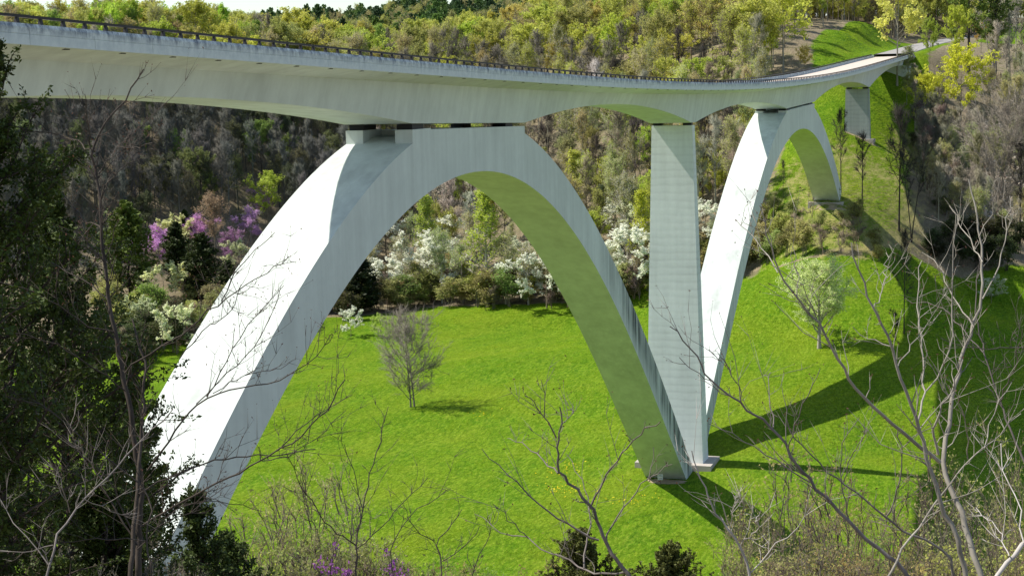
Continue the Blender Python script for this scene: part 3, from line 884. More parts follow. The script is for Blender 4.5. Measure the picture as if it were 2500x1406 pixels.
for (x, y, d, az, u, v, z) in forest:
    zn = zone(u, az, d, v, z)
    if u < 850 and v > np.interp(u, [0, 350, 500, 640, 720, 850], [640, 600, 560, 500, 560, 690]): continue
    if 850 <= u < 1740 and v > 655: continue
    q = RND.random(); bk = GREY; lf = None; H = RND.uniform(13, 20)
    if zn == 'bluff':  # the bluff's shade is partly put into these darker bark and leaf tones
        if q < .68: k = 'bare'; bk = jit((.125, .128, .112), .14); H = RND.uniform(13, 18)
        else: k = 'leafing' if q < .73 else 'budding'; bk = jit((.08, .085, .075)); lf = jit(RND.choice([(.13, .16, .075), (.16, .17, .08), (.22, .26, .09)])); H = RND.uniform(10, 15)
    elif zn == 'top':
        if q < .42: k = 'leafing'; lf = jit(RND.choice([YEL, LIME, OLI, YEL]))
        elif q < .76: k = 'budding'; lf = jit(RND.choice([TAN, OLI, YEL, TAN]))
        elif q < .86: k = 'poplar'; lf = jit(RND.choice([GRN, LIME]))
        else: k = 'bare'; bk = jit((.22, .195, .14))
    elif zn == 'slope':
        if q < .42: k = 'bare'; bk = jit(RND.choice([GREY, BROWN, PALE, DARK, DARK])); H = RND.uniform(15, 22)
        elif q < .90: k = 'budding'; lf = jit(RND.choice([OLI, TAN, YEL, (.40, .43, .18)])); bk = jit(RND.choice([GREY, DARK, PALE]))
        else: k = 'leafing'; lf = jit(RND.choice([YEL, OLI, LIME])); H = RND.uniform(10, 16)
    elif zn == 'crest':
        if q < .40: k = 'leafing'; lf = jit(RND.choice([YEL, LIME, YEL, OLI, (.58, .54, .14)]))
        elif q < .72: k = 'budding'; lf = jit(RND.choice([TAN, YEL, YEL, (.50, .46, .18)])); bk = jit(BROWN)
        elif q < .82: k = 'poplar'; lf = jit(RND.choice([LIME, YEL]))
        else: k = 'bare'; bk = jit((.23, .20, .14)); H = RND.uniform(13, 19)
    else:
        if q < .78: k = 'ridge'; lf = jit(RND.choice([(.10, .18, .05), (.07, .13, .05), (.13, .23, .05), (.18, .26, .07)]), .25); H = RND.uniform(13, 21)  # cloud shade over the ridge is put into these deep greens
        else: k = 'budding'; lf = jit((.22, .28, .10)); bk = jit(DARK)
    vs_ = np.interp(u, SKY_U, SKY_V) + RND.uniform(-30, 34)
    hm = (v - vs_) * d / FPX
    if hm < 3.0: continue
    if H > hm: H = hm
    if count[k] < LIMIT[k]:
        count[k] += 1
        nm, cat = KN[k]
        hue = ''
        if lf is not None:
            r_, g_ = lf[0], lf[1]
            hue = 'dark green ' if g_ < .13 else 'yellow green ' if r_ > .3 and g_ > .3 else 'bright green ' if g_ > .26 and r_ < .33 else 'olive tan ' if g_ < r_ else 'olive green '
        desc = dict(bare='bare twiggy tree ', budding='budding ' + hue + 'tree ', leafing='leafy ' + hue + 'tree ', poplar='narrow ' + hue + 'tree ', ridge='dense ' + hue + 'tree ')[k]
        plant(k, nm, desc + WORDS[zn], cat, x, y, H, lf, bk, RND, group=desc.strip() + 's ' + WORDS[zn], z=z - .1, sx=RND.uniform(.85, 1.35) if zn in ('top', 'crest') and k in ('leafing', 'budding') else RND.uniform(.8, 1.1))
    else:
        stuff[k].append((x, y, z, H, lf if lf is not None else bk, bk))
print('forest individuals', count, 'stuff', {k: len(v) for k, v in stuff.items()})
# the rest of the wood: one scattered mass per look, drawn with points that carry size, turn and tint
def scatter_mass(name, items, kind, use_leaf):
    """one object: geometry nodes place the library trees on points"""
    src = []
    for i, (h0, tm, cm) in enumerate(LIB[kind]):
        pass
    P = np.array([(t[0], t[1], t[2] - .1) for t in items], np.float32)
    me = bpy.data.meshes.new(name)
    me.vertices.add(len(P)); me.vertices.foreach_set('co', P.ravel())
    h0 = LIB[kind][0][0]
    a = me.attributes.new('size', 'FLOAT', 'POINT'); a.data.foreach_set('value', np.array([t[3] / h0 for t in items], np.float32))
    a = me.attributes.new('turn', 'FLOAT', 'POINT'); a.data.foreach_set('value', NRG.uniform(0, 6.28, len(P)).astype(np.float32))
    a = me.attributes.new('tint', 'FLOAT_COLOR', 'POINT'); a.data.foreach_set('color', np.array([tuple(t[4]) + (1,) for t in items], np.float32).ravel())
    a = me.attributes.new('pick', 'INT', 'POINT'); a.data.foreach_set('value', NRG.integers(0, len(LIB[kind]), len(P)).astype(np.int32))
    o = add(name, me)
    ng = bpy.data.node_groups.new(name + '_nodes', 'GeometryNodeTree')
    ng.interface.new_socket('Geometry', in_out='INPUT', socket_type='NodeSocketGeometry')
    ng.interface.new_socket('Geometry', in_out='OUTPUT', socket_type='NodeSocketGeometry')
    N = ng.nodes; L = ng.links
    gi = N.new('NodeGroupInput'); go = N.new('NodeGroupOutput'); jn = N.new('GeometryNodeJoinGeometry')
    def named(nm, typ):
        x = N.new('GeometryNodeInputNamedAttribute'); x.data_type = typ; x.inputs['Name'].default_value = nm; return x.outputs[0]
    for i in range(len(LIB[kind])):
        h0, tm, cm = LIB[kind][i]
        oo = MASS_SRC[(kind, i)]
        oi = N.new('GeometryNodeObjectInfo'); oi.inputs['Object'].default_value = oo; oi.inputs['As Instance'].default_value = True
        ip = N.new('GeometryNodeInstanceOnPoints')
        cmp = N.new('FunctionNodeCompare'); cmp.data_type = 'INT'; cmp.operation = 'EQUAL'
        L.new(named('pick', 'INT'), cmp.inputs[2]); cmp.inputs[3].default_value = i
        cx = N.new('ShaderNodeCombineXYZ'); L.new(named('turn', 'FLOAT'), cx.inputs[2])
        L.new(gi.outputs[0], ip.inputs['Points']); L.new(cmp.outputs[0], ip.inputs['Selection']); L.new(oi.outputs['Geometry'], ip.inputs['Instance'])
        L.new(cx.outputs[0], ip.inputs['Rotation']); L.new(named('size', 'FLOAT'), ip.inputs['Scale'])
        L.new(ip.outputs[0], jn.inputs[0])
    L.new(jn.outputs[0], go.inputs[0])
    md = o.modifiers.new('wood', 'NODES'); md.node_group = ng
    tag(o, kind='stuff')
    return o
PAL = dict(bare=[(.16, .15, .12), (.18, .165, .125), (.14, .13, .10), (.20, .185, .14)], budding=[TAN, OLI, YEL, (.46, .42, .18), OLI], leafing=[YEL, LIME, OLI, YEL, (.58, .54, .14), YEL], poplar=[LIME, YEL, GRN, LIME], ridge=[(.10, .18, .05), (.07, .13, .05), (.13, .23, .05), (.18, .26, .07), (.06, .11, .045)])  # the ridge greens include its cloud shade
def mass_leaf(kind):
    k = NT('wood_' + kind)
    oi = k.n('ObjectInfo'); pal = PAL[kind]
    c = k.ramp(oi.outputs['Random'], [((i + .5) / len(pal), c_) for i, c_ in enumerate(pal)])
    n = k.noise(k.coord((1, 1, 1)), .9, 3, .6)
    c = k.mix(1.0, c, k.ramp(n, [(.3, g(.7)), (.7, g(1.24))]), 'MULTIPLY')
    two_sided(k, c, .4 if kind not in ('bare', 'ridge') else .1)
    return k.m
M_WOODBARK = bark('wood_bark', (.22, .19, .15))
MASS_SRC = {}
for kind in KN:
    if not stuff[kind]: continue
    M_WOODLEAF = mass_leaf(kind)
    for i, (h0, tm, cm) in enumerate(LIB[kind]):
        src = [(tm, M_WOODLEAF if cm is None else M_WOODBARK)] + ([(cm, M_WOODLEAF)] if cm is not None else [])
        bm = bmesh.new(); mats = []
        me = bpy.data.meshes.new('wood_tree')
        for j, (m_, mt) in enumerate(src):
            n0 = len(bm.faces); bm.from_mesh(m_); bm.faces.ensure_lookup_table()
            for f in bm.faces[n0:]: f.material_index = j
            mats.append(mt)
        bm.to_mesh(me); bm.free()
        for mt in mats: me.materials.append(mt)
        MASS_SRC[(kind, i)] = bpy.data.objects.new('wood_source', me)   # not linked: only a source shape
    scatter_mass({'bare': 'far_bare_woods', 'budding': 'far_budding_woods', 'leafing': 'far_leafing_woods', 'poplar': 'far_tall_woods', 'ridge': 'far_ridge_woods'}[kind], stuff[kind], kind, True)
# ------------------------------------------------------------------ grass on the meadow and the banks
def grass_mat():
    k = NT('grass_blade')
    ge = k.n('NewGeometry')
    def at_scale(sc):
        m = k.n('Mapping'); m.inputs['Scale'].default_value = sc; k.l(ge.outputs['Position'], m.inputs[0]); return m.outputs[0]
    n_mid = k.noise(at_scale((1, 2.2, 1)), .30, 4, .6); n_big = k.noise(at_scale((1, 1.6, 1)), .05, 4, .6); n_str = k.noise(at_scale((.8, 2.2, 1)), .75, 4, .65)
    oi = k.n('ObjectInfo')
    c = k.mix(k.ramp(n_mid, [(.36, g(0)), (.64, g(1))]), GRASS_A, GRASS_B)
    c = k.mix(k.ramp(n_big, [(.42, g(0)), (.66, g(.8))]), c, GRASS_C)
    c = k.mix(k.ramp(n_str, [(.50, g(0)), (.70, g(.7))]), c, GRASS_D)
    c = k.mix(1.0, c, k.ramp(oi.outputs['Random'], [(0, g(.86)), (1, g(1.18))]), 'MULTIPLY')
    two_sided(k, c, .38, .7)
    return k.m
GRASS_A, GRASS_B, GRASS_C, GRASS_D = (.132, .290, .004), (.228, .395, .008), (.33, .44, .014), (.48, .55, .05)
M_GRASS = grass_mat()
def tuft(seed):
    rg = np.random.default_rng(seed); n = 64
    a = rg.uniform(0, 6.28, n); rr = .62 * np.sqrt(rg.random(n)); B = np.c_[np.cos(a) * rr, np.sin(a) * rr, np.full(n, -.03)]
    th = rg.uniform(0, 6.28, n); w = rg.uniform(.018, .034, n); h = rg.uniform(.03, .10, n); ln = rg.uniform(.06, .20, n); la = rg.uniform(0, 6.28, n)
    W_ = np.c_[np.cos(th) * w, np.sin(th) * w, np.zeros(n)]; T = B + np.c_[np.cos(la) * ln, np.sin(la) * ln, h]
    V = np.stack([B - W_, B + W_, T + W_ * .25, T - W_ * .25], 1).reshape(-1, 3)
    return qmesh('grass_tuft', V, np.arange(4 * n).reshape(-1, 4), None, [M_GRASS])
tufts = [bpy.data.objects.new('grass_source', tuft(i)) for i in range(3)]
rg = np.random.default_rng(77)
gp = []
for x0, x1, y0, y1, st in ((-100, 140, -75, 122, .66), (118, 345, -10, 22, 1.0), (380, 560, -70, -10, 2.2)):
    X, Y = np.meshgrid(np.arange(x0, x1, st), np.arange(y0, y1, st)); X = X.ravel() + rg.uniform(-st / 2, st / 2, X.size); Y = Y.ravel() + rg.uniform(-st / 2, st / 2, Y.size)
    az = np.degrees(np.arctan2(Y - CAM[1], X - CAM[0])); dd = np.hypot(X - CAM[0], Y - CAM[1])
    k = (az > .2) & (az < 38.6) & (dd > 118); X, Y, dd = X[k], Y[k], dd[k]
    k = lawnness(X, Y) + rg.normal(0, .16, len(X)) > .62; X, Y = X[k], Y[k]
    k = ~((X > 228) & (np.abs(Y - road_y(X)) < 6)); X, Y = X[k], Y[k]
    gp.append(np.c_[X, Y, height(X, Y), np.full(len(X), 1.0 if st < 1.5 else 2.6)])
gp = np.concatenate(gp); gp[:, 2] -= .02
def scatter_points(name, P, size, sources):
    me = bpy.data.meshes.new(name); me.vertices.add(len(P)); me.vertices.foreach_set('co', np.asarray(P, np.float32).ravel())
    for nm, typ, val in (('size', 'FLOAT', size), ('turn', 'FLOAT', rg.uniform(0, 6.28, len(P))), ('pick', 'INT', rg.integers(0, len(sources), len(P)))):
        a = me.attributes.new(nm, typ, 'POINT'); a.data.foreach_set('value', np.asarray(val, np.float32 if typ == 'FLOAT' else np.int32))
    o = add(name, me)
    ng = bpy.data.node_groups.new(name + '_nodes', 'GeometryNodeTree')
    ng.interface.new_socket('Geometry', in_out='INPUT', socket_type='NodeSocketGeometry'); ng.interface.new_socket('Geometry', in_out='OUTPUT', socket_type='NodeSocketGeometry')
    N = ng.nodes; L = ng.links; gi = N.new('NodeGroupInput'); go = N.new('NodeGroupOutput'); jn = N.new('GeometryNodeJoinGeometry')
    def named(nm, typ):
        x = N.new('GeometryNodeInputNamedAttribute'); x.data_type = typ; x.inputs['Name'].default_value = nm; return x.outputs[0]
    for i, so in enumerate(sources):
        oi = N.new('GeometryNodeObjectInfo'); oi.inputs['Object'].default_value = so; oi.inputs['As Instance'].default_value = True
        ip = N.new('GeometryNodeInstanceOnPoints'); cm = N.new('FunctionNodeCompare'); cm.data_type = 'INT'; cm.operation = 'EQUAL'
        L.new(named('pick', 'INT'), cm.inputs[2]); cm.inputs[3].default_value = i
        cx = N.new('ShaderNodeCombineXYZ'); L.new(named('turn', 'FLOAT'), cx.inputs[2])
        L.new(gi.outputs[0], ip.inputs['Points']); L.new(cm.outputs[0], ip.inputs['Selection']); L.new(oi.outputs['Geometry'], ip.inputs['Instance'])
        L.new(cx.outputs[0], ip.inputs['Rotation']); L.new(named('size', 'FLOAT'), ip.inputs['Scale']); L.new(ip.outputs[0], jn.inputs[0])
    L.new(jn.outputs[0], go.inputs[0])
    o.modifiers.new('scatter', 'NODES').node_group = ng
    return tag(o, kind='stuff')
scatter_points('grass', gp[:, :3], gp[:, 3] * rg.uniform(.75, 1.3, len(gp)), tufts)
# small yellow flowers in loose drifts
fl = []
for (cx, cy, n_) in ((1375, 1148, 70), (1365, 1195, 90), (1500, 1220, 40), (1560, 1222, 30), (1180, 1010, 30)):
    q = gnd(cx, cy)
    fl.append(np.c_[q[0] + rg.normal(0, 1.5, n_), q[1] + rg.normal(0, 1.5, n_)])
fl = np.concatenate(fl); fz = height(fl[:, 0], fl[:, 1])
M_FLOWER = leafmat('yellow_petal', .3, .1, (.72, .60, .02))
tag(add('wildflowers', leaves_mesh('wildflowers', np.c_[fl, fz + .12], .22, rg, M_FLOWER, flat=.9)), kind='stuff')

# ------------------------------------------------------------------ trees that stand out one by one
for i in range(3):      # field-grown vase shaped tree, twigs from near the ground
    r = np.random.default_rng(900 + i); H = 13
    tb, e, (A, B) = grow(r, H, spread=.52, base=.07, nb=44, up=.55, sub=11, twigs=15, twig_len=1.2, tw=.020, shape='oval', forks=2, rad=.20, wob=.012)
    lib('field', i, H, tb, scatter(r, A, B, 1800, .1), .15, r)
for i in range(2):      # ornamental pear, dense oval, fine pale leaf
    r = np.random.default_rng(930 + i); H = 12
    tb, e, (A, B) = grow(r, H, spread=.40, base=.17, nb=30, up=.72, sub=9, twigs=12, twig_len=1.0, tw=.016, shape='oval', rad=.26, wob=.012)
    lib('pear', i, H, tb, scatter(r, A, B, 15000, .14), .24, r)
FORE = []
def place(kind, name, label, cat, px, base, top, leafc=None, barkc=BROWN, group=None, var=None, crown='crown', sx=1.0, d=None):
    if d is None:
        q = gnd(px, base)
        if q is None: print('no ground', name, px, base); return None
        x, y = q[0], q[1]; dist = np.linalg.norm(q - CAM)
        H = (base - top) * dist / FPX * 1.02
    else:
        v = ray(px, 700); v = v[:2] / np.hypot(*v[:2]); x, y = CAM[0] + v[0] * d, CAM[1] + v[1] * d
        w = ray(px, top); zt = CAM[2] + w[2] / np.hypot(w[0], w[1]) * d
        H = zt - hz(x, y) + .1
        if H < .4: print('short', name, px, top, d, H); H = .4
    return plant(kind, name, label, cat, x, y, H, leafc, barkc, RND, group, var, crown, sx=sx)
WHITE = (.86, .88, .76); CREAM = (.78, .80, .42); PURP = (.74, .42, .76); MAUVE = (.52, .30, .50); CED = (.040, .058, .014); CED_LIT = (.10, .14, .022)  # last green is the cedar tone raised to look sunlit
place('field', 'field_tree', 'bare twiggy tree with two trunks standing alone on the meadow', 'tree', 1012, 992, 752, (.24, .22, .14), (.21, .19, .16), var=0, crown='buds', sx=1.0)
place('pear', 'flowering_pear', 'round pale green tree alone on the meadow right of the far arch', 'tree', 2000, 850, 640, (.70, .80, .34), (.34, .31, .27), var=0, sx=1.3)
place('dogwood', 'dogwood', 'small white dogwood standing on the open lawn beside the near arch leg', 'dogwood', 857, 823, 752, WHITE, BROWN, var=0, crown='blossom')
place('dogwood', 'dogwood', 'small green and white dogwood at the lawn edge behind the bare meadow tree', 'dogwood', 930, 822, 766, (.50, .62, .16), BROWN, var=1, crown='blossom')
place('bare', 'shaded_tree', 'thin dark tree where the two arch shadows meet on the meadow', 'tree', 2207, 815, 560, None, DARK, var=2, sx=.6)
place('brush', 'dry_shrub', 'small dry shrub at the shadow edge on the right meadow', 'shrub', 2188, 830, 752, None, DARK)
DG = [(945, 655, 560, 'white dogwood highest on the left of the near arch opening', WHITE), (1108, 640, 548, 'white dogwood left of the tall lime poplar under the arch', WHITE),
      (950, 742, 655, 'white dogwood by the dark cedar at the meadow edge', WHITE), (1058, 735, 605, 'broad white dogwood in the middle of the near arch opening', WHITE),
      (1000, 720, 632, 'thin white dogwood between two fuller ones under the arch', WHITE), (1335, 752, 645, 'bright white dogwood beside the inner face of the near arch leg', WHITE), (1265, 668, 598, 'pale dogwood right of the lime poplar under the arch', (.62, .66, .48)),
      (1492, 600, 512, 'white dogwood in the gap left of the middle pier, upper one', WHITE), (1562, 720, 590, 'large white dogwood touching the left edge of the middle pier', WHITE), (1572, 628, 520, 'white dogwood high beside the middle pier', (.70, .74, .50)),
      (1722, 610, 515, 'white dogwood between the middle pier and the far arch leg', WHITE), (1858, 640, 588, 'small white dogwood right of the far arch leg', (.66, .70, .55)),
      (2420, 740, 690, 'dim white dogwood in the deck shadow at far right', (.66, .70, .5)), (2050, 160, 122, 'whitish tree among the trunks at the mound edge', (.6, .58, .46))]
for k, (a, b, c, lb, cl) in enumerate(DG[:-1]):
    place('dogwood', 'dogwood', lb, 'dogwood', a, b, c - (b - c) * .25, cl, BROWN, 'dogwoods along the wood edge', k, 'blossom', 1.2)
PO = [(1190, 742, 470, 'tall lime green poplar in the near arch opening', LIME, 1.3), (1045, 715, 482, 'lime green poplar left of the tallest one under the arch', (.40, .50, .08), 1.1), (1568, 690, 470, 'yellow green tree rising beside the middle pier', (.56, .60, .06), 1.0), (1405, 560, 372, 'yellow leafed tree against the outer curve of the near arch', YEL, 1.3)]
for k, (a, b, c, lb, cl, sx) in enumerate(PO):
    place('limetree', 'poplar', lb, 'poplar', a, b, c, cl, PALE, None, k, 'crown', sx)
for k, (a, b, c, sx) in enumerate([(905, 735, 600, 1.2), (985, 738, 575, 1.0), (1080, 740, 560, 1.1), (1130, 742, 590, 1.2), (1235, 742, 570, 1.2), (1290, 744, 600, 1.2), (1150, 660, 520, 1.0), (1010, 650, 520, 1.0), (1250, 640, 545, 1.0), (1380, 720, 600, 1.0), (1500, 720, 600, 1.1), (1540, 650, 560, 1.1), (1470, 560, 450, 1.0), (1740, 650, 540, 1.0)]):
    place('budding', 'pale_tree', 'pale grey green budding tree', 'budding tree', a, b, c, jit((.44, .48, .20)), jit((.46, .44, .38)), 'pale budding trees at the wood edge', k, 'crown', sx)
for k, (a, b, c, lb, sx, cl) in enumerate([(436, 700, 548, 'dark cedar behind the pink redbud left of the near arch', 1.25, CED), (498, 745, 575, 'large dark cedar left of the near arch leg', 1.25, CED), (562, 775, 640, 'dark cedar against the lit face of the near arch leg', 1.1, CED), (880, 765, 625, 'broad dark cedar in shade inside the near arch', 1.7, (.022, .035, .012)), (838, 770, 690, 'low dark cedar beside the near arch leg inside the opening', 1.6, (.022, .035, .012)),  # both cedars inside the arch have shade put into a deeper green
                                                 (318, 730, 502, 'lit yellow green cedar right of the big foreground cedar', 1.1, CED_LIT), (452, 560, 512, 'small green cedar behind the cream dogwood', 1.4, (.07, .11, .02)), (478, 560, 515, 'small green cedar beside the tan crowned tree', 1.4, (.07, .11, .02))]):
    place('cedar', 'cedar', lb, 'cedar', a, b, c, cl, DARK, 'cedars at the wood edge', k, 'foliage', sx)
for k, (a, b, c, lb, cl) in enumerate([(388, 655, 555, 'bright pink redbud left of the cream dogwood', PURP), (478, 620, 528, 'pink redbud left of the tan crowned tree', (.74, .40, .72)), (612, 590, 508, 'purple redbud against the near arch leg', (.66, .42, .70)), (650, 520, 452, 'purple redbud under the lime green tree', (.66, .44, .70)), (560, 640, 560, 'dull mauve redbud right of the tan crowned tree', MAUVE), (462, 735, 665, 'faint mauve redbud between white dogwood and dark cedar', (.36, .22, .30)), (975, 690, 640, 'faint mauve redbud among the dogwoods under the arch', (.34, .24, .26))]):
    place('redbud', 'redbud', lb, 'redbud', a, b, c, cl, GREY, 'redbuds left of the near arch', k, 'blossom', 1.35)
place('leafing', 'lime_tree', 'bright lime green tree above the purple redbud by the near arch', 'tree', 655, 560, 424, (.46, .56, .08), BROWN, None, 1, sx=1.15)
place('budding', 'tan_tree', 'tan crowned tree between the pink redbuds', 'tree', 528, 660, 478, (.42, .30, .19), BROWN, None, 2, sx=1.25)
for k, (a, b, c, lb, cl) in enumerate([(430, 640, 532, 'cream dogwood beside the bright pink redbud', CREAM), (592, 680, 588, 'white dogwood against the left edge of the near arch', (.70, .74, .45)), (400, 745, 648, 'broad white dogwood left of the large dark cedar', (.80, .84, .46)), (432, 865, 745, 'large pale dogwood on the lawn left of the near arch leg', (.82, .86, .56)), (615, 545, 502, 'cream dogwood behind the purple redbud', CREAM), (672, 600, 555, 'small white dogwood touching the near arch edge', WHITE), (350, 830, 730, 'pale dogwood half hidden by the foreground cedar', (.6, .66, .4))]):
    place('dogwood', 'dogwood', lb, 'dogwood', a, b, c, cl, BROWN, 'dogwoods left of the near arch', k, 'blossom', 1.15)
for k, (a, b, c, lb) in enumerate([(342, 432, 305, 'left one of the green trees low on the shaded bluff'), (430, 440, 322, 'rounded green tree near the middle of the shaded bluff'), (640, 440, 300, 'tall green tree on the bluff left of the near arch crown'), (512, 520, 422, 'bright green tree low on the bluff above the tan tree'), (700, 420, 330, 'dull green tree on the bluff next to the near arch crown'), (225, 480, 400, 'faint green tree on the bluff beside the foreground cedar')]):
    place('leafing', 'green_tree', lb, 'tree', a, b, c, jit((.27, .36, .09)), DARK, 'green trees on the shaded bluff', k, sx=.95)
# thicket along the edge of the meadow
k = 0
for a in np.arange(300, 1880, 13.0):
    if 690 < a < 800 and RND.random() < .6: continue
    e0 = np.interp(a, [300, 450, 700, 860, 1000, 1200, 1400, 1550, 1700, 1800, 1900], [905, 850, 800, 772, 752, 752, 748, 728, 700, 668, 650])
    for rep in range(2):
        b = e0 - RND.uniform(-4, 42) * (1 if rep == 0 else 1.5)
        hgt = RND.uniform(38, 92)
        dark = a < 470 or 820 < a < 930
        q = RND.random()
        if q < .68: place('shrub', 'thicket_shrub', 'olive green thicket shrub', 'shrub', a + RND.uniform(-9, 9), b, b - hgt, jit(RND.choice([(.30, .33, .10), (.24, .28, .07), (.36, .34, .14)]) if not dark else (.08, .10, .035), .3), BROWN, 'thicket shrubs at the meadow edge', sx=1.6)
        else: place('brush', 'thicket_brush', 'bare brown thicket brush', 'brush', a + RND.uniform(-9, 9), b, b - hgt, None, jit(BROWN, .3), 'bare brush at the meadow edge', sx=1.1)
for a, b, hgt, cl in [(1790, 660, 60, 0), (1830, 640, 70, 0), (1880, 640, 75, 1), (1925, 625, 85, 1), (1970, 622, 80, 1), (2010, 618, 75, 1), (2050, 615, 80, 1), (2095, 612, 85, 1), (2130, 618, 60, 1), (1900, 590, 70, 1), (1950, 575, 70, 1), (2000, 570, 55, 1), (2060, 575, 60, 1), (1860, 560, 60, 0), (1890, 520, 50, 1), (1990, 485, 55, 1), (2020, 490, 60, 1), (1845, 600, 60, 1), (2150, 640, 40, 1), (1930, 540, 50, 1), (2085, 560, 70, 1)]:
    place('shrub' if RND.random() < .75 else 'brush', 'slope_shrub', 'olive shrub on dry slope', 'shrub', a, b, b - hgt, jit((.36, .37, .12), .25), jit(BROWN), 'olive shrubs under the far arch', sx=1.35)
for n_ in range(34):
    a = RND.uniform(235, 500); b = np.interp(a, [235, 500], [800, 770]) + RND.uniform(-60, 55); hgt = RND.uniform(34, 80)
    place('shrub', 'lime_shrub', 'lime green shrub left of arch', 'shrub', a, b, b - hgt, jit(RND.choice([(.40, .46, .12), (.50, .54, .20), (.34, .40, .10)]), .25), BROWN, 'lime green shrubs left of the near arch', sx=1.5)
# ------------------------------------------------------------------ the bank on the right
for k, (kind, a, b, c, lb, lc, bc, sx) in enumerate([
    ('leafing', 2190, 210, -60, 'large pale yellow tree at the top beside the grassy mound', (.80, .80, .20), GREY, .9),
    ('leafing', 2345, 330, 128, 'bright yellow tree halfway down the right bank', (.70, .72, .07), BROWN, 1.05),
    ('leafing', 2265, 330, 190, 'yellow tree lower left of the bright one on the right bank', (.66, .68, .07), BROWN, 1.0),
    ('leafing', 2335, 180, 28, 'small yellow green tree above the parkway on the right bank', (.55, .62, .08), BROWN, .7),
    ('leafing', 2270, 170, 50, 'green tree behind the pale yellow tree on the right bank', (.40, .50, .07), BROWN, .7),
    ('leafing', 2150, 40, -70, 'green tree on the skyline right of the mound', (.24, .38, .05), BROWN, 1.0),
    ('poplar', 2430, 190, -60, 'tall thin tree on the right skyline with wide gaps', (.18, .25, .06), DARK, 1.2),
    ('poplar', 2365, 180, -90, 'tall thin tree left of the one on the right skyline', (.22, .30, .06), DARK, 1.2),
    ('bare', 2420, 170, -40, 'bare forked tree against the sky at the upper right', None, GREY, 1.1),
    ('bare', 2480, 150, 0, 'bare tree at the right edge under the sky', None, GREY, 1.1),
    ('bare', 2105, 510, 325, 'dark forked bare tree right of the far arch foot', None, DARK, .9),
    ('bare', 2053, 470, 268, 'thin dark bare tree beside the far arch foot', None, DARK, .7),
    ('bare', 2195, 565, 265, 'tall dark several stemmed tree in front of the deck shadow', None, DARK, .8),
    ('bare', 2225, 590, 330, 'dark trunk right of the several stemmed tree', None, DARK, .7),
    ('field', 2425, 560, 235, 'big grey bare tree in front of the rocky bank', (.18, .16, .12), (.26, .23, .19), .85),
    ('bare', 2385, 540, 330, 'mossy trunked tree left of the big grey bare tree', None, (.15, .15, .07), .8),
    ('bare', 2490, 600, 350, 'dark tree cut by the right edge near the rocky bank', None, DARK, .9),
    ('bare', 1912, 485, 390, 'thin dark sapling under the far arch', None, DARK, .6),
    ('bare', 1985, 560, 470, 'thin bare sapling on the slope below the far arch', None, BROWN, .6),
    ('leafing', 1965, 185, 116, 'small yellow tree beside the deck left of the mound', (.66, .54, .14), BROWN, 1.0),
    ('leafing', 2395, 130, 60, 'orange tinged tree beyond the parkway', (.55, .38, .10), BROWN, 1.0)]):
    place(kind, 'bank_tree' if kind != 'bare' else 'bare_bank_tree', lb, 'tree', a, b, c, lc, bc, None, k, 'crown', sx)
for a in np.r_[np.arange(2185, 2540, 12.0), np.arange(2545, 2700, 24.0)]:
    for b0 in (215, 265, 315, 365, 415, 470, 530, 590):
        left = np.interp(b0, [200, 300, 400, 500, 600], [2205, 2215, 2240, 2275, 2330])
        if a < left + RND.uniform(-10, 10): continue
        b = b0 + RND.uniform(-24, 24); hgt = RND.uniform(80, 165); q = RND.random()
        if 2235 < a < 2410 and b - hgt < 262: hgt = max(30, b - 262)
        if 2235 < a < 2410 and b < 290: continue
        if a > 2400 and 300 < b0 < 540 and q < .45: continue
        if q < .42: place('bare', 'bare_bank_tree', 'small grey bare bank tree', 'bare tree', a + RND.uniform(-8, 8), b, b - hgt, None, jit(RND.choice([(.25, .24, .17), (.30, .28, .20), (.22, .20, .14), (.34, .32, .24)]), .15), 'bare trees crowded on the right bank', sx=.95)
        elif q < .84: place('budding', 'budding_bank_tree', 'small olive budding bank tree', 'budding tree', a + RND.uniform(-8, 8), b, b - hgt * .8, jit((.46, .48, .17), .2), jit((.28, .26, .19)), 'budding trees crowded on the right bank', sx=1.15)
        else: place('brush', 'bank_brush', 'bare grey bank brush', 'brush', a + RND.uniform(-8, 8), b, b - hgt * .45, None, jit((.26, .24, .17)), 'bare brush on the right bank', sx=1.3)
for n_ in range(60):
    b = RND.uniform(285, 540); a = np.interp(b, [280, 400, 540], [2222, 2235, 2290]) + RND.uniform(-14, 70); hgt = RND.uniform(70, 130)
    if RND.random() < .6: place('bare', 'bare_bank_tree', 'dim bare tree in deck shadow', 'bare tree', a, b, b - hgt, None, jit((.15, .135, .10), .3), 'dim bare trees in the deck shadow on the bank', sx=1.2)  # bark darkened to carry part of the deck's shade
    else: place('shrub', 'shade_shrub', 'dim olive shrub in deck shadow', 'shrub', a, b, b - hgt * .4, jit((.18, .19, .07), .3), DARK, 'dim shrubs in the deck shadow on the bank', sx=1.5)  # leaf tone dimmed, deck shade put into the colour
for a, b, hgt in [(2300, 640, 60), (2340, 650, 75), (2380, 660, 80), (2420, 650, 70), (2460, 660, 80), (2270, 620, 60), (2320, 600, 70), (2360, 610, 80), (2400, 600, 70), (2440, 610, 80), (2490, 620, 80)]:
    place('shrub', 'shade_shrub', 'dark shrub in deck shadow', 'shrub', a, b, b - hgt, jit((.07, .085, .03), .3), DARK, 'dark shrubs in the deck shadow', sx=1.4)  # shrub green darkened so the colour itself holds the deck shade
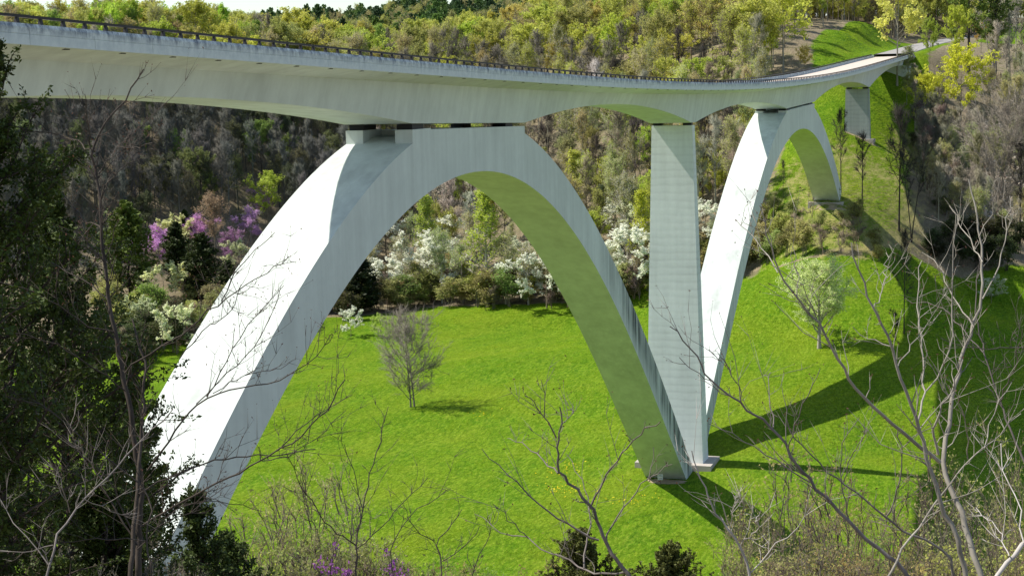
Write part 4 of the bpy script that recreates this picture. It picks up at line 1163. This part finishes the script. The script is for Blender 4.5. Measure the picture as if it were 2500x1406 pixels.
# loose rock on the bank
def rocks():
    rg = np.random.default_rng(5); V, F = [], []
    cube = np.array([(x, y, z) for x in (-1, 1) for y in (-1, 1) for z in (-1, 1)], float)
    fc = [[0, 1, 3, 2], [4, 6, 7, 5], [0, 4, 5, 1], [2, 3, 7, 6], [0, 2, 6, 4], [1, 5, 7, 3]]
    for k in range(900):
        a, b = rg.uniform(2395, 2530), rg.uniform(300, 545)
        q = gnd(a, b, 250, 600)
        if q is None: continue
        s = rg.uniform(.18, .75) ** 1.3
        c = cube * rg.uniform(.5, 1, 3) * s + rg.normal(0, .16 * s, (8, 3))
        th = rg.uniform(0, 6.28); R = np.array([[math.cos(th), -math.sin(th), 0], [math.sin(th), math.cos(th), 0], [0, 0, 1]])
        n = len(V); V += (c @ R.T + q + [0, 0, s * .2]).tolist(); F += [[i + n for i in f] for f in fc]
    return mesh('rubble', V, F, [M_ROCK])
tag(add('rubble', rocks()), kind='stuff')
# ------------------------------------------------------------------ small sign and bare earth at the arch foot
q = gnd(1612, 1180)
sg = empty('notice_sign', q, math.atan2(CAM[1] - q[1], CAM[0] - q[0]))
tag(sg, 'small white notice sign on a post at the foot of the near arch', 'sign')
v, f = boxes([(-.03, -.03, -.2, .03, .03, 1.0)]); add('post', mesh('post', v, f, [M_RAIL]), sg)
v, f = boxes([(.032, -.30, .45, .055, .30, 1.12)]); bd = add('sign_board', mesh('sign_board', v, f, [M_SIGN]), sg)
for z0, w in ((.98, .2), (.84, .24), (.58, .22)):
    v, f = boxes([(.056, -w, z0, .060, w, z0 + .05)]); add('text_line', mesh('text_line', v, f, [M_INK]), bd)
def patch(name, cx, cy, rx_, ry_, seed):
    rg = np.random.default_rng(seed); n = 28; V = [(cx, cy, hz(cx, cy) + .05)]
    for i in range(n):
        a = 6.283 * i / n; r_ = rg.uniform(.75, 1.1); x, y = cx + math.cos(a) * rx_ * r_, cy + math.sin(a) * ry_ * r_
        V.append((x, y, hz(x, y) + .035))
    return tag(add(name, mesh(name, V, [[0, 1 + i, 1 + (i + 1) % n] for i in range(n)], [M_DIRT])), kind='structure')
patch('bare_earth', -12.3, -.4, 1.2, 2.4, 1)
patch('bare_earth', 163.5, -1, 1.6, 4.2, 2)
patch('bare_earth', 116.2, -1.5, 1.4, 3.6, 3)
# ------------------------------------------------------------------ foreground: big cedar, saplings, brush
def big_cedar(seed, H, Rm, nb=210, leaf=.10, lo=.02, fan=15):
    rg = np.random.default_rng(seed); tb = Tubes(); P = []
    z = np.linspace(0, 1, 12)
    tb.tube(np.c_[rg.normal(0, .012, 12) * H * z, rg.normal(0, .012, 12) * H * z, z * H - .4 * (z == 0)], H * .013 * (1 - z * .95) + .004, 7)
    for b in range(nb):
        t = lo + (1 - lo) * ((b + rg.random()) / nb) ** .92
        env = min(1.0, (1 - t) * 1.55 + .05) ** .8
        R = Rm * env * rg.uniform(.55, 1.15)
        th = b * 2.39996 + rg.uniform(-.5, .5); p = np.array([0, 0, t * H]); el = rg.uniform(.05, .55) + t * .5
        d = np.array([math.cos(th) * math.cos(el), math.sin(th) * math.cos(el), math.sin(el)])
        pts = [p]; q = 7
        for k in range(q):
            d = _unit(d + rg.normal(0, .12, 3) + np.array([0, 0, .07])); pts.append(pts[-1] + d * R / q)
        pts = np.array(pts); tb.tube(pts, np.linspace(.022, .004, q + 1) * (.5 + R / Rm), 4)
        for c in range(fan):
            u = rg.uniform(.22, 1.0) * q; i = min(int(u), q - 1); o = pts[i] + (pts[i + 1] - pts[i]) * (u - i)
            bd = _unit(_unit(pts[i + 1] - pts[i]) + rg.normal(0, .62, 3) + np.array([0, 0, .22])); L = R * rg.uniform(.14, .34)
            e = o + bd * L; tb.tube(np.array([o, (o + e) / 2 + rg.normal(0, .02, 3), e]), np.array([.007, .005, .002]), 3)
            m = int(16 + L * 55); uu = rg.uniform(.25, 1.06, m)[:, None]
            P.append(o + (e - o) * uu + rg.normal(0, .055, (m, 3)) * (1.0 - .7 * uu))
    return tb, np.concatenate(P)
def cedar_at(px, d, top, Rm, label, seed, nb, leaf, colr, lo=.02, fan=15):
    v = ray(px, 700); v = v[:2] / np.hypot(*v[:2]); x, y = CAM[0] + v[0] * d, CAM[1] + v[1] * d
    w = ray(px, top); H = CAM[2] + w[2] / np.hypot(w[0], w[1]) * d - hz(x, y)
    tb, P = big_cedar(seed, H, Rm, nb, leaf, lo, fan)
    e = empty('cedar', (x, y, hz(x, y))); tag(e, label, 'cedar', 'foreground cedars')
    t = add('trunk', tb.build('trunk', M_BARK), e); t.color = (.07, .055, .045, 1)
    c = add('foliage', leaves_mesh('foliage', P, leaf, np.random.default_rng(seed + 1), M_NEEDLE, asp=.5, flat=-.2), e); c.color = tuple(colr) + (1,)
    return e
CEDF = (.058, .088, .014)
cedar_at(-30, 19, 40, 2.2, 'huge dark cedar filling the left edge in the foreground', 11, 170, .052, CEDF, fan=17)
cedar_at(140, 24, 470, 1.75, 'dark cedar in front of the bluff right of the huge one', 12, 120, .066, CEDF)
cedar_at(-190, 15, 420, 1.5, 'dark cedar leaning in at the lower left corner', 13, 130, .052, CEDF)
cedar_at(300, 30, 850, 1.35, 'shorter dark cedar behind the thin twin trunks', 14, 85, .075, CEDF)
cedar_at(450, 21, 1205, .85, 'young dark cedar at the foot of the lit arch leg', 15, 42, .055, (.06, .09, .02))
cedar_at(525, 22, 1310, .95, 'lowest young dark cedar right of the lit arch leg', 16, 42, .055, (.06, .09, .02))
cedar_at(220, 17, 1200, .9, 'dark cedar sprays low behind the twin trunks', 17, 70, .055, CEDF)
cedar_at(1405, 48, 1302, 1.75, 'round dark cedar top at the bottom edge near the centre', 18, 120, .085, (.11, .125, .03))
cedar_at(1627, 46, 1338, 1.7, 'round dark cedar top at the bottom right of the centre sapling', 19, 110, .085, (.11, .125, .03))

def traced(name, label, d0, limbs, barkc, seed, twig=1.0, group='bare saplings in the foreground', buds=None, root=True):
    """a near tree: main limbs follow the photograph, each with its own depth; twigs and buds grow from them"""
    rg = np.random.default_rng(seed)
    trunk = Tubes(); tw = Tubes(); tA, tB, tW = [], [], []; bud = []
    base = None
    allp = []
    for li, L in enumerate(limbs):
        pts, w0, w1 = L[0], L[1], L[2]; da = L[3] if len(L) > 3 else 0.0; dend = L[4] if len(L) > 4 else da + rg.uniform(-1.6, 1.6)
        n = len(pts); P = []
        for i, (x, y) in enumerate(pts):
            P.append(at(x, y, d0 + da + (dend - da) * i / (n - 1)))
        P = np.array(P)
        # resample with a little crookedness
        seg = np.r_[0, np.cumsum(np.linalg.norm(np.diff(P, axis=0), axis=1))]
        m = max(n * 2, int(seg[-1] / .12)); tt = np.linspace(0, seg[-1], m)
        Q = np.c_[[np.interp(tt, seg, P[:, k]) for k in range(3)]].T
        Q[1:-1] = (Q[:-2] + 2 * Q[1:-1] + Q[2:]) / 4
        Q[1:] += rg.normal(0, .011, Q[1:].shape)
        R = np.linspace(w0 * .48, w1 * .8, m) * .5 * (d0 + da) / FPX
        R = np.maximum(R, .003)
        if li == 0 and root:
            g0 = Q[0].copy(); zz = hz(g0[0], g0[1])
            if g0[2] > zz:
                k = max(2, int((g0[2] - zz) / .6)); s_ = np.linspace(1, 0, k, endpoint=False)[:, None]
                lean = (Q[0] - Q[2]); lean = lean / max(.3, abs(lean[2])) * (g0[2] - zz) * .5
                foot = np.array([g0[0] + lean[0], g0[1] + lean[1], zz - .25])
                Q = np.concatenate([g0 + (foot - g0) * s_, Q]); R = np.r_[R[0] * (1 + .25 * s_[:, 0]), R]
            base = Q[0].copy()
        (trunk if li == 0 else tw).tube(Q, R, 7 if li == 0 else 5)
        allp.append((Q, R))
        # twigs
        T = np.gradient(Q, axis=0); Ls = seg[-1]
        k = int(Ls * 7 * twig)
        for j in range(k):
            u = rg.uniform(.15 if li else .35, 1) * (len(Q) - 1); i = int(min(u, len(Q) - 2))
            o = Q[i]; t = _unit(T[i]); s_ = _unit(np.cross(t, rg.normal(size=3)))
            ang = rg.uniform(.5, 1.0); d = _unit(t * math.cos(ang) + s_ * math.sin(ang) + np.array([0, 0, .22]))
            ln = rg.uniform(.12, .55) * (1.0 if rg.random() < .75 else 1.9) * (d0 / 18)
            q = [o]; dd = d
            for c in range(4):
                dd = _unit(dd + rg.normal(0, .2, 3) + np.array([0, 0, .09])); q.append(q[-1] + dd * ln / 4)
            r0 = min(R[i] * .5, .0085 * d0 / 18); tw.tube(np.array(q), np.array([1, .8, .65, .5, .3]) * max(r0, .0032), 3)
            for c in range(rg.integers(1, 4)):
                h = q[rg.integers(1, 4)]; e = h + _unit(dd + rg.normal(0, .6, 3) + np.array([0, 0, .15])) * ln * rg.uniform(.25, .55)
                tA.append(h); tB.append(e); tW.append(.0036 * d0 / 18); bud.append(e)
            bud.append(q[-1])
    if tA: tw.slivers(np.array(tA), np.array(tB), np.array(tW))
    e = empty(name, tuple(base if base is not None else allp[0][0][0])); tag(e, label, 'sapling', group)
    inv = np.array(e.location)
    for nm, t in (('trunk', trunk), ('branches', tw)):
        me = t.build(nm, M_BARK); co = np.empty(len(me.vertices) * 3, np.float32); me.vertices.foreach_get('co', co)
        co = (co.reshape(-1, 3) - inv).astype(np.float32); me.vertices.foreach_set('co', co.ravel()); me.update()
        o = add(nm, me, e); o.color = tuple(barkc) + (1,)
    if buds:
        B = np.array(bud) - inv; c = add('buds', leaves_mesh('buds', B, buds[1], rg, M_LEAF, asp=.45), e); c.color = tuple(buds[0]) + (1,); c['kind'] = 'stuff'
    return e
LB = (.070, .058, .048); RB = (.27, .25, .21); BUD = ((.13, .065, .045), .024)
traced('sapling', 'thin leaning twin stemmed sapling in front of the dark cedars, taller stem', 17, [
    ([(338, 1410), (347, 1188), (328, 1080), (317, 990), (306, 954), (281, 810), (268, 738), (257, 666), (248, 576), (245, 504), (245, 450), (239, 432), (220, 364), (252, 313), (317, 230), (351, 171)], 34, 4, 0, .6),
    ([(220, 364), (200, 350), (180, 338), (150, 332), (60, 320), (10, 300)], 6, 3, .5),
    ([(220, 364), (215, 300), (207, 232)], 5, 2, .5),
    ([(239, 425), (285, 360), (355, 300)], 7, 2, .5), ([(285, 360), (345, 362), (385, 342)], 4, 2, .5), ([(245, 460), (300, 405), (362, 375)], 5, 2, .4),
    ([(248, 560), (225, 545), (205, 540), (180, 505), (150, 470)], 7, 3, .4), ([(257, 640), (200, 600), (150, 560)], 6, 2, .3),
    ([(268, 738), (245, 710), (170, 665), (120, 640)], 7, 3, .3), ([(268, 725), (290, 690), (262, 630)], 6, 2, .3),
    ([(281, 810), (200, 790), (140, 740), (40, 695), (0, 690)], 8, 3, .2), ([(306, 954), (190, 870), (110, 830), (0, 800)], 8, 3, .1)], LB, 31, 1.1, buds=BUD)
traced('sapling', 'thin leaning twin stemmed sapling in front of the dark cedars, branches reaching right', 16.5, [
    ([(318, 1410), (325, 1290), (335, 1200), (340, 1115), (352, 970), (358, 900), (335, 820), (322, 775)], 26, 5, 0, .8),
    ([(345, 1285), (432, 1231), (533, 1177), (612, 1141), (677, 1101), (756, 1051), (810, 979), (842, 925)], 12, 3, 0, -1.2),
    ([(677, 1101), (735, 1040), (790, 1005), (860, 965)], 6, 2, -.7), ([(640, 1125), (700, 1112), (790, 1060), (845, 1000)], 5, 2, -.6),
    ([(338, 1206), (385, 1177), (500, 1127), (576, 1116), (677, 1109), (770, 1096)], 10, 3, .1, 1.0),
    ([(360, 1148), (396, 1098), (432, 1040), (479, 986), (504, 968), (598, 947), (684, 932), (723, 900), (756, 889), (810, 817)], 11, 2, .2, -.8),
    ([(504, 968), (560, 870), (600, 800), (640, 760), (690, 698)], 6, 2, 0),
    ([(479, 986), (540, 920), (610, 870), (660, 770), (685, 700)], 6, 2, 0),
    ([(306, 911), (349, 871), (450, 817), (482, 780), (558, 720), (626, 680), (673, 655), (706, 623)], 10, 2, .2, -1.0),
    ([(540, 735), (576, 666), (600, 630), (641, 601), (673, 569)], 6, 2, -.4),
    ([(439, 875), (500, 800), (555, 770), (590, 700)], 6, 2, 0), ([(520, 960), (600, 915), (650, 905), (700, 890)], 5, 2, 0),
    ([(335, 1340), (450, 1222), (560, 1225), (640, 1245)], 6, 2, 0), ([(335, 1330), (250, 1190), (205, 1120), (100, 1010), (20, 990)], 10, 3, .1, .9),
    ([(320, 1290), (260, 1160), (150, 1060)], 8, 3, 0)], LB, 32, 1.2, buds=BUD)
traced('sapling', 'pale crooked sapling low in the left corner', 13, [
    ([(110, 1420), (130, 1330), (170, 1250), (250, 1170), (330, 1090), (420, 1000)], 12, 3, 0, .6), ([(170, 1250), (150, 1180), (115, 1120)], 6, 2), ([(250, 1170), (190, 1090), (150, 1010)], 6, 2),
    ([(130, 1330), (60, 1350), (0, 1340)], 6, 2), ([(200, 1215), (250, 1240), (330, 1260)], 5, 2), ([(120, 1380), (40, 1280), (0, 1210)], 6, 2)], (.19, .17, .155), 33, 1.2)
traced('sapling', 'fine twigged sapling crossing the lower part of the dark cedars', 14, [
    ([(370, 1420), (355, 1300), (380, 1220), (300, 1150), (210, 1080), (120, 990), (30, 970)], 9, 3, 0, .6), ([(300, 1150), (180, 1180), (60, 1250)], 6, 2), ([(355, 1300), (450, 1260), (560, 1180)], 6, 2), ([(355, 1320), (240, 1310), (100, 1330), (0, 1390)], 7, 2), ([(210, 1080), (150, 1150), (40, 1180)], 5, 2)], LB, 34, 1.4)
traced('sapling', 'grey sapling with upswept branches rising from the bottom centre', 15, [
    ([(1545, 1415), (1477, 1328), (1452, 1260), (1441, 1238), (1398, 1188), (1362, 1148), (1361, 1110), (1360, 1080), (1362, 1060), (1372, 1037), (1375, 1010), (1366, 998)], 22, 4, 0, -.5),
    ([(1362, 1155), (1322, 1116), (1275, 1080), (1236, 1069)], 9, 2, -.2), ([(1358, 1068), (1333, 1019), (1300, 979), (1282, 967)], 8, 2, -.3), ([(1329, 1019), (1329, 965), (1320, 929)], 6, 2, -.3), ([(1372, 1037), (1395, 1010), (1400, 993)], 5, 2, -.4),
    ([(1441, 1240), (1484, 1152), (1505, 1123), (1541, 1080), (1585, 1044), (1610, 1030)], 10, 3, 0), ([(1462, 1318), (1376, 1274), (1329, 1242), (1268, 1184), (1232, 1148), (1196, 1120), (1176, 1102)], 12, 2, 0),
    ([(1480, 1325), (1491, 1282), (1507, 1260), (1556, 1199), (1585, 1174), (1599, 1094)], 10, 2, 0), ([(1585, 1174), (1610, 1150), (1640, 1130)], 5, 2, -.5),
    ([(1530, 1395), (1448, 1402), (1423, 1386), (1376, 1361), (1329, 1336), (1290, 1314), (1250, 1307), (1207, 1289), (1160, 1256)], 12, 2, 0), ([(1290, 1314), (1268, 1289), (1239, 1260), (1210, 1231)], 6, 2, .2),
    ([(1426, 1386), (1437, 1296), (1444, 1246), (1420, 1160), (1385, 1110)], 10, 2, 0)], (.16, .14, .125), 35, .75, buds=BUD)
traced('sapling', 'pale forked sapling, thickest at the lower right', 15, [
    ([(2400, 1420), (2356, 1278), (2327, 1206), (2298, 1130), (2300, 1116), (2314, 1055), (2324, 1001), (2334, 936), (2350, 870), (2378, 800), (2399, 730), (2399, 630), (2387, 558), (2383, 493), (2370, 440)], 32, 4, 0, .9),
    ([(2295, 1128), (2248, 1091), (2205, 1055), (2162, 1019), (2104, 968), (2072, 922), (2050, 889), (1996, 785), (1946, 731), (1899, 666), (1884, 612), (1856, 504)], 20, 3, 0, -1.5),
    ([(1946, 731), (1950, 660), (1935, 600)], 6, 2, -.9), ([(1996, 785), (1960, 700), (1880, 640)], 6, 2, -.9), ([(1899, 666), (1850, 590), (1795, 540)], 7, 2, -1.3),
    ([(2291, 1109), (2277, 1069), (2273, 1044), (2291, 1008), (2331, 943), (2345, 880)], 14, 4, 0), ([(2399, 730), (2440, 650), (2460, 560), (2465, 480)], 9, 2, .6), ([(2399, 640), (2350, 560), (2320, 500)], 7, 2, .6), ([(2390, 580), (2430, 500), (2440, 430)], 6, 2, .7), ([(2378, 800), (2330, 730), (2300, 660), (2250, 610)], 8, 2, .5)], RB, 36, .75, buds=BUD)
traced('sapling', 'pale straight sapling beside the thickest one at the lower right', 14.4, [
    ([(2360, 1420), (2345, 1332), (2305, 1260), (2284, 1188), (2255, 1098), (2244, 1044), (2233, 1008), (2208, 936), (2190, 900), (2176, 846), (2133, 756), (2097, 666), (2080, 590)], 26, 4, 0, -.8),
    ([(2240, 1030), (2262, 954), (2255, 864), (2244, 774), (2241, 702), (2250, 640)], 11, 3, 0), ([(2262, 954), (2300, 900), (2331, 810), (2324, 702), (2331, 612), (2334, 522)], 9, 3, 0), ([(2190, 900), (2230, 830), (2300, 760)], 7, 2, -.3), ([(2176, 846), (2130, 830), (2080, 800)], 6, 2, -.3), ([(2133, 756), (2160, 690), (2165, 620)], 6, 2, -.5)], RB, 37, .8, buds=BUD)
traced('sapling', 'long dark sapling sweeping up to the left across the pier base', 15.5, [
    ([(2225, 1420), (2183, 1364), (2122, 1325), (2079, 1282), (2039, 1238), (1978, 1177), (1953, 1152), (1924, 1094), (1888, 1044), (1845, 1012), (1816, 994), (1769, 958), (1737, 929), (1719, 900), (1700, 860), (1660, 830), (1635, 790)], 22, 3, 0, -1.0),
    ([(1978, 1177), (1900, 1130), (1830, 1080), (1780, 1050), (1735, 1030)], 8, 2, -.3), ([(1888, 1044), (1876, 960), (1880, 905)], 7, 2, -.5), ([(1924, 1094), (1935, 1050), (1975, 960), (2000, 900)], 7, 2, -.5), ([(1740, 930), (1690, 905), (1660, 870)], 5, 2, -.8), ([(1816, 994), (1800, 930), (1760, 880), (1730, 850)], 6, 2, -.7), ([(2079, 1282), (2050, 1180), (2055, 1080), (2100, 1020)], 7, 2, 0)], (.17, .15, .14), 38, .8, buds=BUD)
traced('sapling', 'slim dark sapling arching left above the brush at the lower right', 16.5, [
    ([(2330, 1420), (2316, 1339), (2259, 1325), (2212, 1296), (2162, 1264), (2104, 1213), (2043, 1166), (1996, 1127), (1960, 1091), (1935, 1058), (1917, 1019)], 14, 3, 0, -.8),
    ([(2162, 1264), (2190, 1224), (2199, 1152), (2201, 1094), (2190, 1040)], 9, 3, 0), ([(2060, 1175), (2080, 1110), (2120, 1050)], 6, 2), ([(2201, 1094), (2240, 1060), (2290, 1040)], 5, 2)], (.19, .17, .15), 39, .9, buds=BUD)
traced('sapling', 'pale sapling leaning right near the right edge', 14.8, [
    ([(2160, 1420), (2190, 1357), (2230, 1303), (2284, 1231), (2338, 1152), (2367, 1120), (2403, 1094), (2440, 1060), (2490, 1010)], 13, 3, 0, .6), ([(2363, 1120), (2363, 1044), (2342, 985), (2330, 940)], 7, 2), ([(2284, 1231), (2380, 1200), (2460, 1150)], 6, 2), ([(2403, 1094), (2420, 1010), (2470, 930)], 6, 2)], RB, 40, .9, buds=BUD)
traced('sapling', 'thick white limb cut by the bottom right corner', 12, [
    ([(2420, 1430), (2464, 1357), (2500, 1325), (2560, 1270)], 22, 14, 0, .2), ([(2464, 1357), (2440, 1290), (2380, 1240)], 7, 2), ([(2500, 1325), (2490, 1230), (2450, 1160), (2440, 1080)], 8, 2)], (.42, .39, .36), 41, .8)
traced('sapling', 'white slender sapling right of the pier base at the bottom', 16, [
    ([(1832, 1420), (1812, 1350), (1809, 1328), (1780, 1292), (1733, 1231), (1727, 1198), (1700, 1150), (1690, 1100)], 14, 3, 0, -.4), ([(1809, 1330), (1850, 1290), (1860, 1240)], 7, 2), ([(1830, 1400), (1880, 1340), (1945, 1290), (1990, 1230)], 8, 2), ([(1780, 1292), (1790, 1240), (1810, 1200)], 5, 2)], (.40, .37, .34), 42, 1.0, buds=BUD)
traced('sapling', 'thin sapling at the bottom left of centre with arching twigs', 17, [
    ([(870, 1420), (868, 1330), (885, 1240), (905, 1150), (925, 1080), (945, 990)], 10, 2, 0, .4), ([(868, 1340), (930, 1290), (990, 1220), (1040, 1170)], 6, 2), ([(885, 1240), (865, 1140), (835, 1080)], 5, 2), ([(868, 1330), (800, 1280), (740, 1190), (700, 1110)], 7, 2), ([(960, 1410), (950, 1330), (990, 1270), (1060, 1220), (1090, 1190)], 6, 2)], LB, 43, 1.0)
traced('sapling', 'twiggy sapling at the bottom edge left of the round cedar', 18, [
    ([(1075, 1425), (1080, 1370), (1060, 1320), (1100, 1290), (1130, 1240)], 8, 2, 0, .4), ([(1080, 1370), (1140, 1330), (1175, 1280)], 5, 2), ([(1060, 1320), (1020, 1300), (990, 1260)], 5, 2), ([(1150, 1425), (1165, 1350), (1200, 1310), (1190, 1260)], 5, 2)], LB, 44, 1.2)
traced('sapling', 'sapling with a high twig fan at the right edge', 18, [
    ([(2540, 1200), (2480, 1080), (2440, 980), (2400, 860), (2380, 760), (2390, 660)], 12, 3, 0, .8), ([(2440, 980), (2480, 880), (2500, 800)], 7, 2), ([(2400, 860), (2340, 790), (2290, 745), (2210, 735)], 7, 2), ([(2540, 850), (2460, 850), (2380, 850), (2300, 830)], 6, 2)], (.12, .105, .095), 45, .9, root=True)

# brush along the brow of the hill
for a in np.arange(590, 930, 34):
    place('wand', 'brow_brush', 'thin upright brush along bottom edge', 'brush', a, 0, 1150 + RND.uniform(-20, 200), jit((.38, .42, .12)), jit((.20, .17, .12)), 'thin brush along the bottom edge left of centre', sx=1.0, d=RND.uniform(24, 38))
for x in np.arange(610, 1330, 27):
    t = np.interp(x, [600, 700, 900, 1000, 1330], [1365, 1335, 1345, 1390, 1410]) + RND.uniform(-25, 40)
    place('tangle', 'brow_shrub', 'low tangled shrub at bottom edge', 'shrub', x, 0, t, jit((.30, .34, .09), .35), jit((.13, .11, .08)), 'low shrubs along the bottom edge', sx=1.0, d=RND.uniform(24, 34))
for x in np.arange(1780, 2560, 30):
    t = np.interp(x, [1780, 1850, 1950, 2200, 2560], [1230, 1130, 1095, 1130, 1070]) + RND.uniform(-30, 190)
    place('wand', 'brow_brush', 'upright brown brush, lower right', 'brush', x, 0, t, jit((.36, .36, .12)), jit((.17, .135, .10), .3), 'upright brush at the lower right', sx=.9, d=RND.uniform(24, 40))
for x in np.arange(1760, 2560, 25):
    t = np.interp(x, [1740, 1850, 2000, 2300, 2560], [1400, 1365, 1345, 1325, 1300]) + RND.uniform(-30, 60)
    place('tangle', 'brow_shrub', 'low tangled shrub, lower right', 'shrub', x, 0, t, jit((.36, .38, .11), .35), jit((.15, .12, .09)), 'low shrubs at the lower right', sx=1.0, d=RND.uniform(22, 34))
for x in np.arange(-60, 430, 34):
    t = 1340 + RND.uniform(-60, 50)
    place('wand', 'corner_brush', 'grey brush in left corner', 'brush', x, 0, t, (.2, .18, .12), jit((.16, .145, .13)), 'bare brush in the lower left corner', sx=.8, d=RND.uniform(16, 26))
for x, t, d, lb in [(790, 1318, 24, 'purple redbud sprig at the bottom edge, left one'), (965, 1335, 23, 'purple redbud sprig at the bottom edge, right one')]:
    place('redsprig', 'redbud', lb, 'redbud', x, 0, t, (.36, .12, .42), DARK, 'redbud sprigs at the bottom edge', None, 'blossom', .8, d)
place('wand', 'leafy_shrub', 'fresh green leafy shrub at the right edge below the pale saplings', 'shrub', 2470, 0, 1040, (.36, .42, .10), BROWN, None, 0, 'crown', .5, 20)
place('wand', 'leafy_shrub', 'small bright yellow green shrub at the bottom edge by the young cedars', 'shrub', 585, 0, 1345, (.50, .60, .06), BROWN, None, 1, 'crown', .8, 22)
place('wand', 'leafy_shrub', 'yellow green shrub in front of the arch leg shadow', 'shrub', 1790, 0, 1150, (.50, .58, .08), BROWN, None, 2, 'crown', .5, 30)

# ------------------------------------------------------------------ tell alike things apart by where they stand
bpy.context.view_layer.update()
MARKS = [(120, 'at the far left'), (350, 'behind the thin saplings'), (600, 'left of the near arch'), (850, 'beyond the near arch leg'), (1010, 'at the left of the near arch opening'), (1200, 'in the middle of the near arch opening'), (1420, 'at the right of the near arch opening'), (1590, 'just left of the pier'), (1720, 'behind the pier'), (1860, 'behind the far arch leg'), (2060, 'inside the far arch'), (2200, 'below the end pier'), (2350, 'right of the end pier'), (2440, 'near the right edge'), (9999, 'at the very right edge')]
MARKS_UP = [(150, 'above the rail at the far left'), (400, 'above the rail at left'), (650, 'above the rail left of the crown'), (900, 'above the near crown'), (1150, 'above the near arch'), (1400, 'above the near arch shoulder'), (1600, 'above the middle pier'), (1850, 'above the far arch leg'), (2000, 'left of the mound'), (2200, 'behind the mound'), (9999, 'right of the mound')]
ORD = 'first second third fourth fifth sixth seventh eighth ninth tenth eleventh twelfth thirteenth fourteenth fifteenth sixteenth seventeenth eighteenth nineteenth twentieth twenty-first twenty-second twenty-third twenty-fourth twenty-fifth twenty-sixth twenty-seventh twenty-eighth twenty-ninth thirtieth'.split()
def deck_v(u): return float(np.interp(u, [0, 500, 1000, 1500, 1850, 2200], [70, 120, 165, 198, 208, 135]))
def groups():
    by = {}
    for o in SC.objects:
        if o.parent is None and 'label' in o and o['label']: by.setdefault(o['label'], []).append(o)
    return by
for lab, L in list(groups().items()):
    if len(L) < 5: continue
    for o in L:
        u, v, d_ = pix(o.location)
        mk = MARKS_UP if v < deck_v(u) + 30 and d_ > 200 else MARKS
        w = next(t for m_, t in mk if u < m_)
        base_ = lab.split(' on the ')[0] if len(lab.split()) > 5 else lab
        if 'along' in lab or 'lower right' in lab or 'bottom edge' in lab: w = ''
        o['label'] = (base_ + ' ' + w).strip()
for lab, L in list(groups().items()):
    if len(L) < 2: continue
    L.sort(key=lambda o: pix(o.location)[0])
    for i, o in enumerate(L):
        if i < len(ORD) or i >= len(L) - len(ORD):
            o['label'] = lab + ', ' + (ORD[i] + ' from left' if i < len(ORD) else ORD[len(L) - 1 - i] + ' from right')
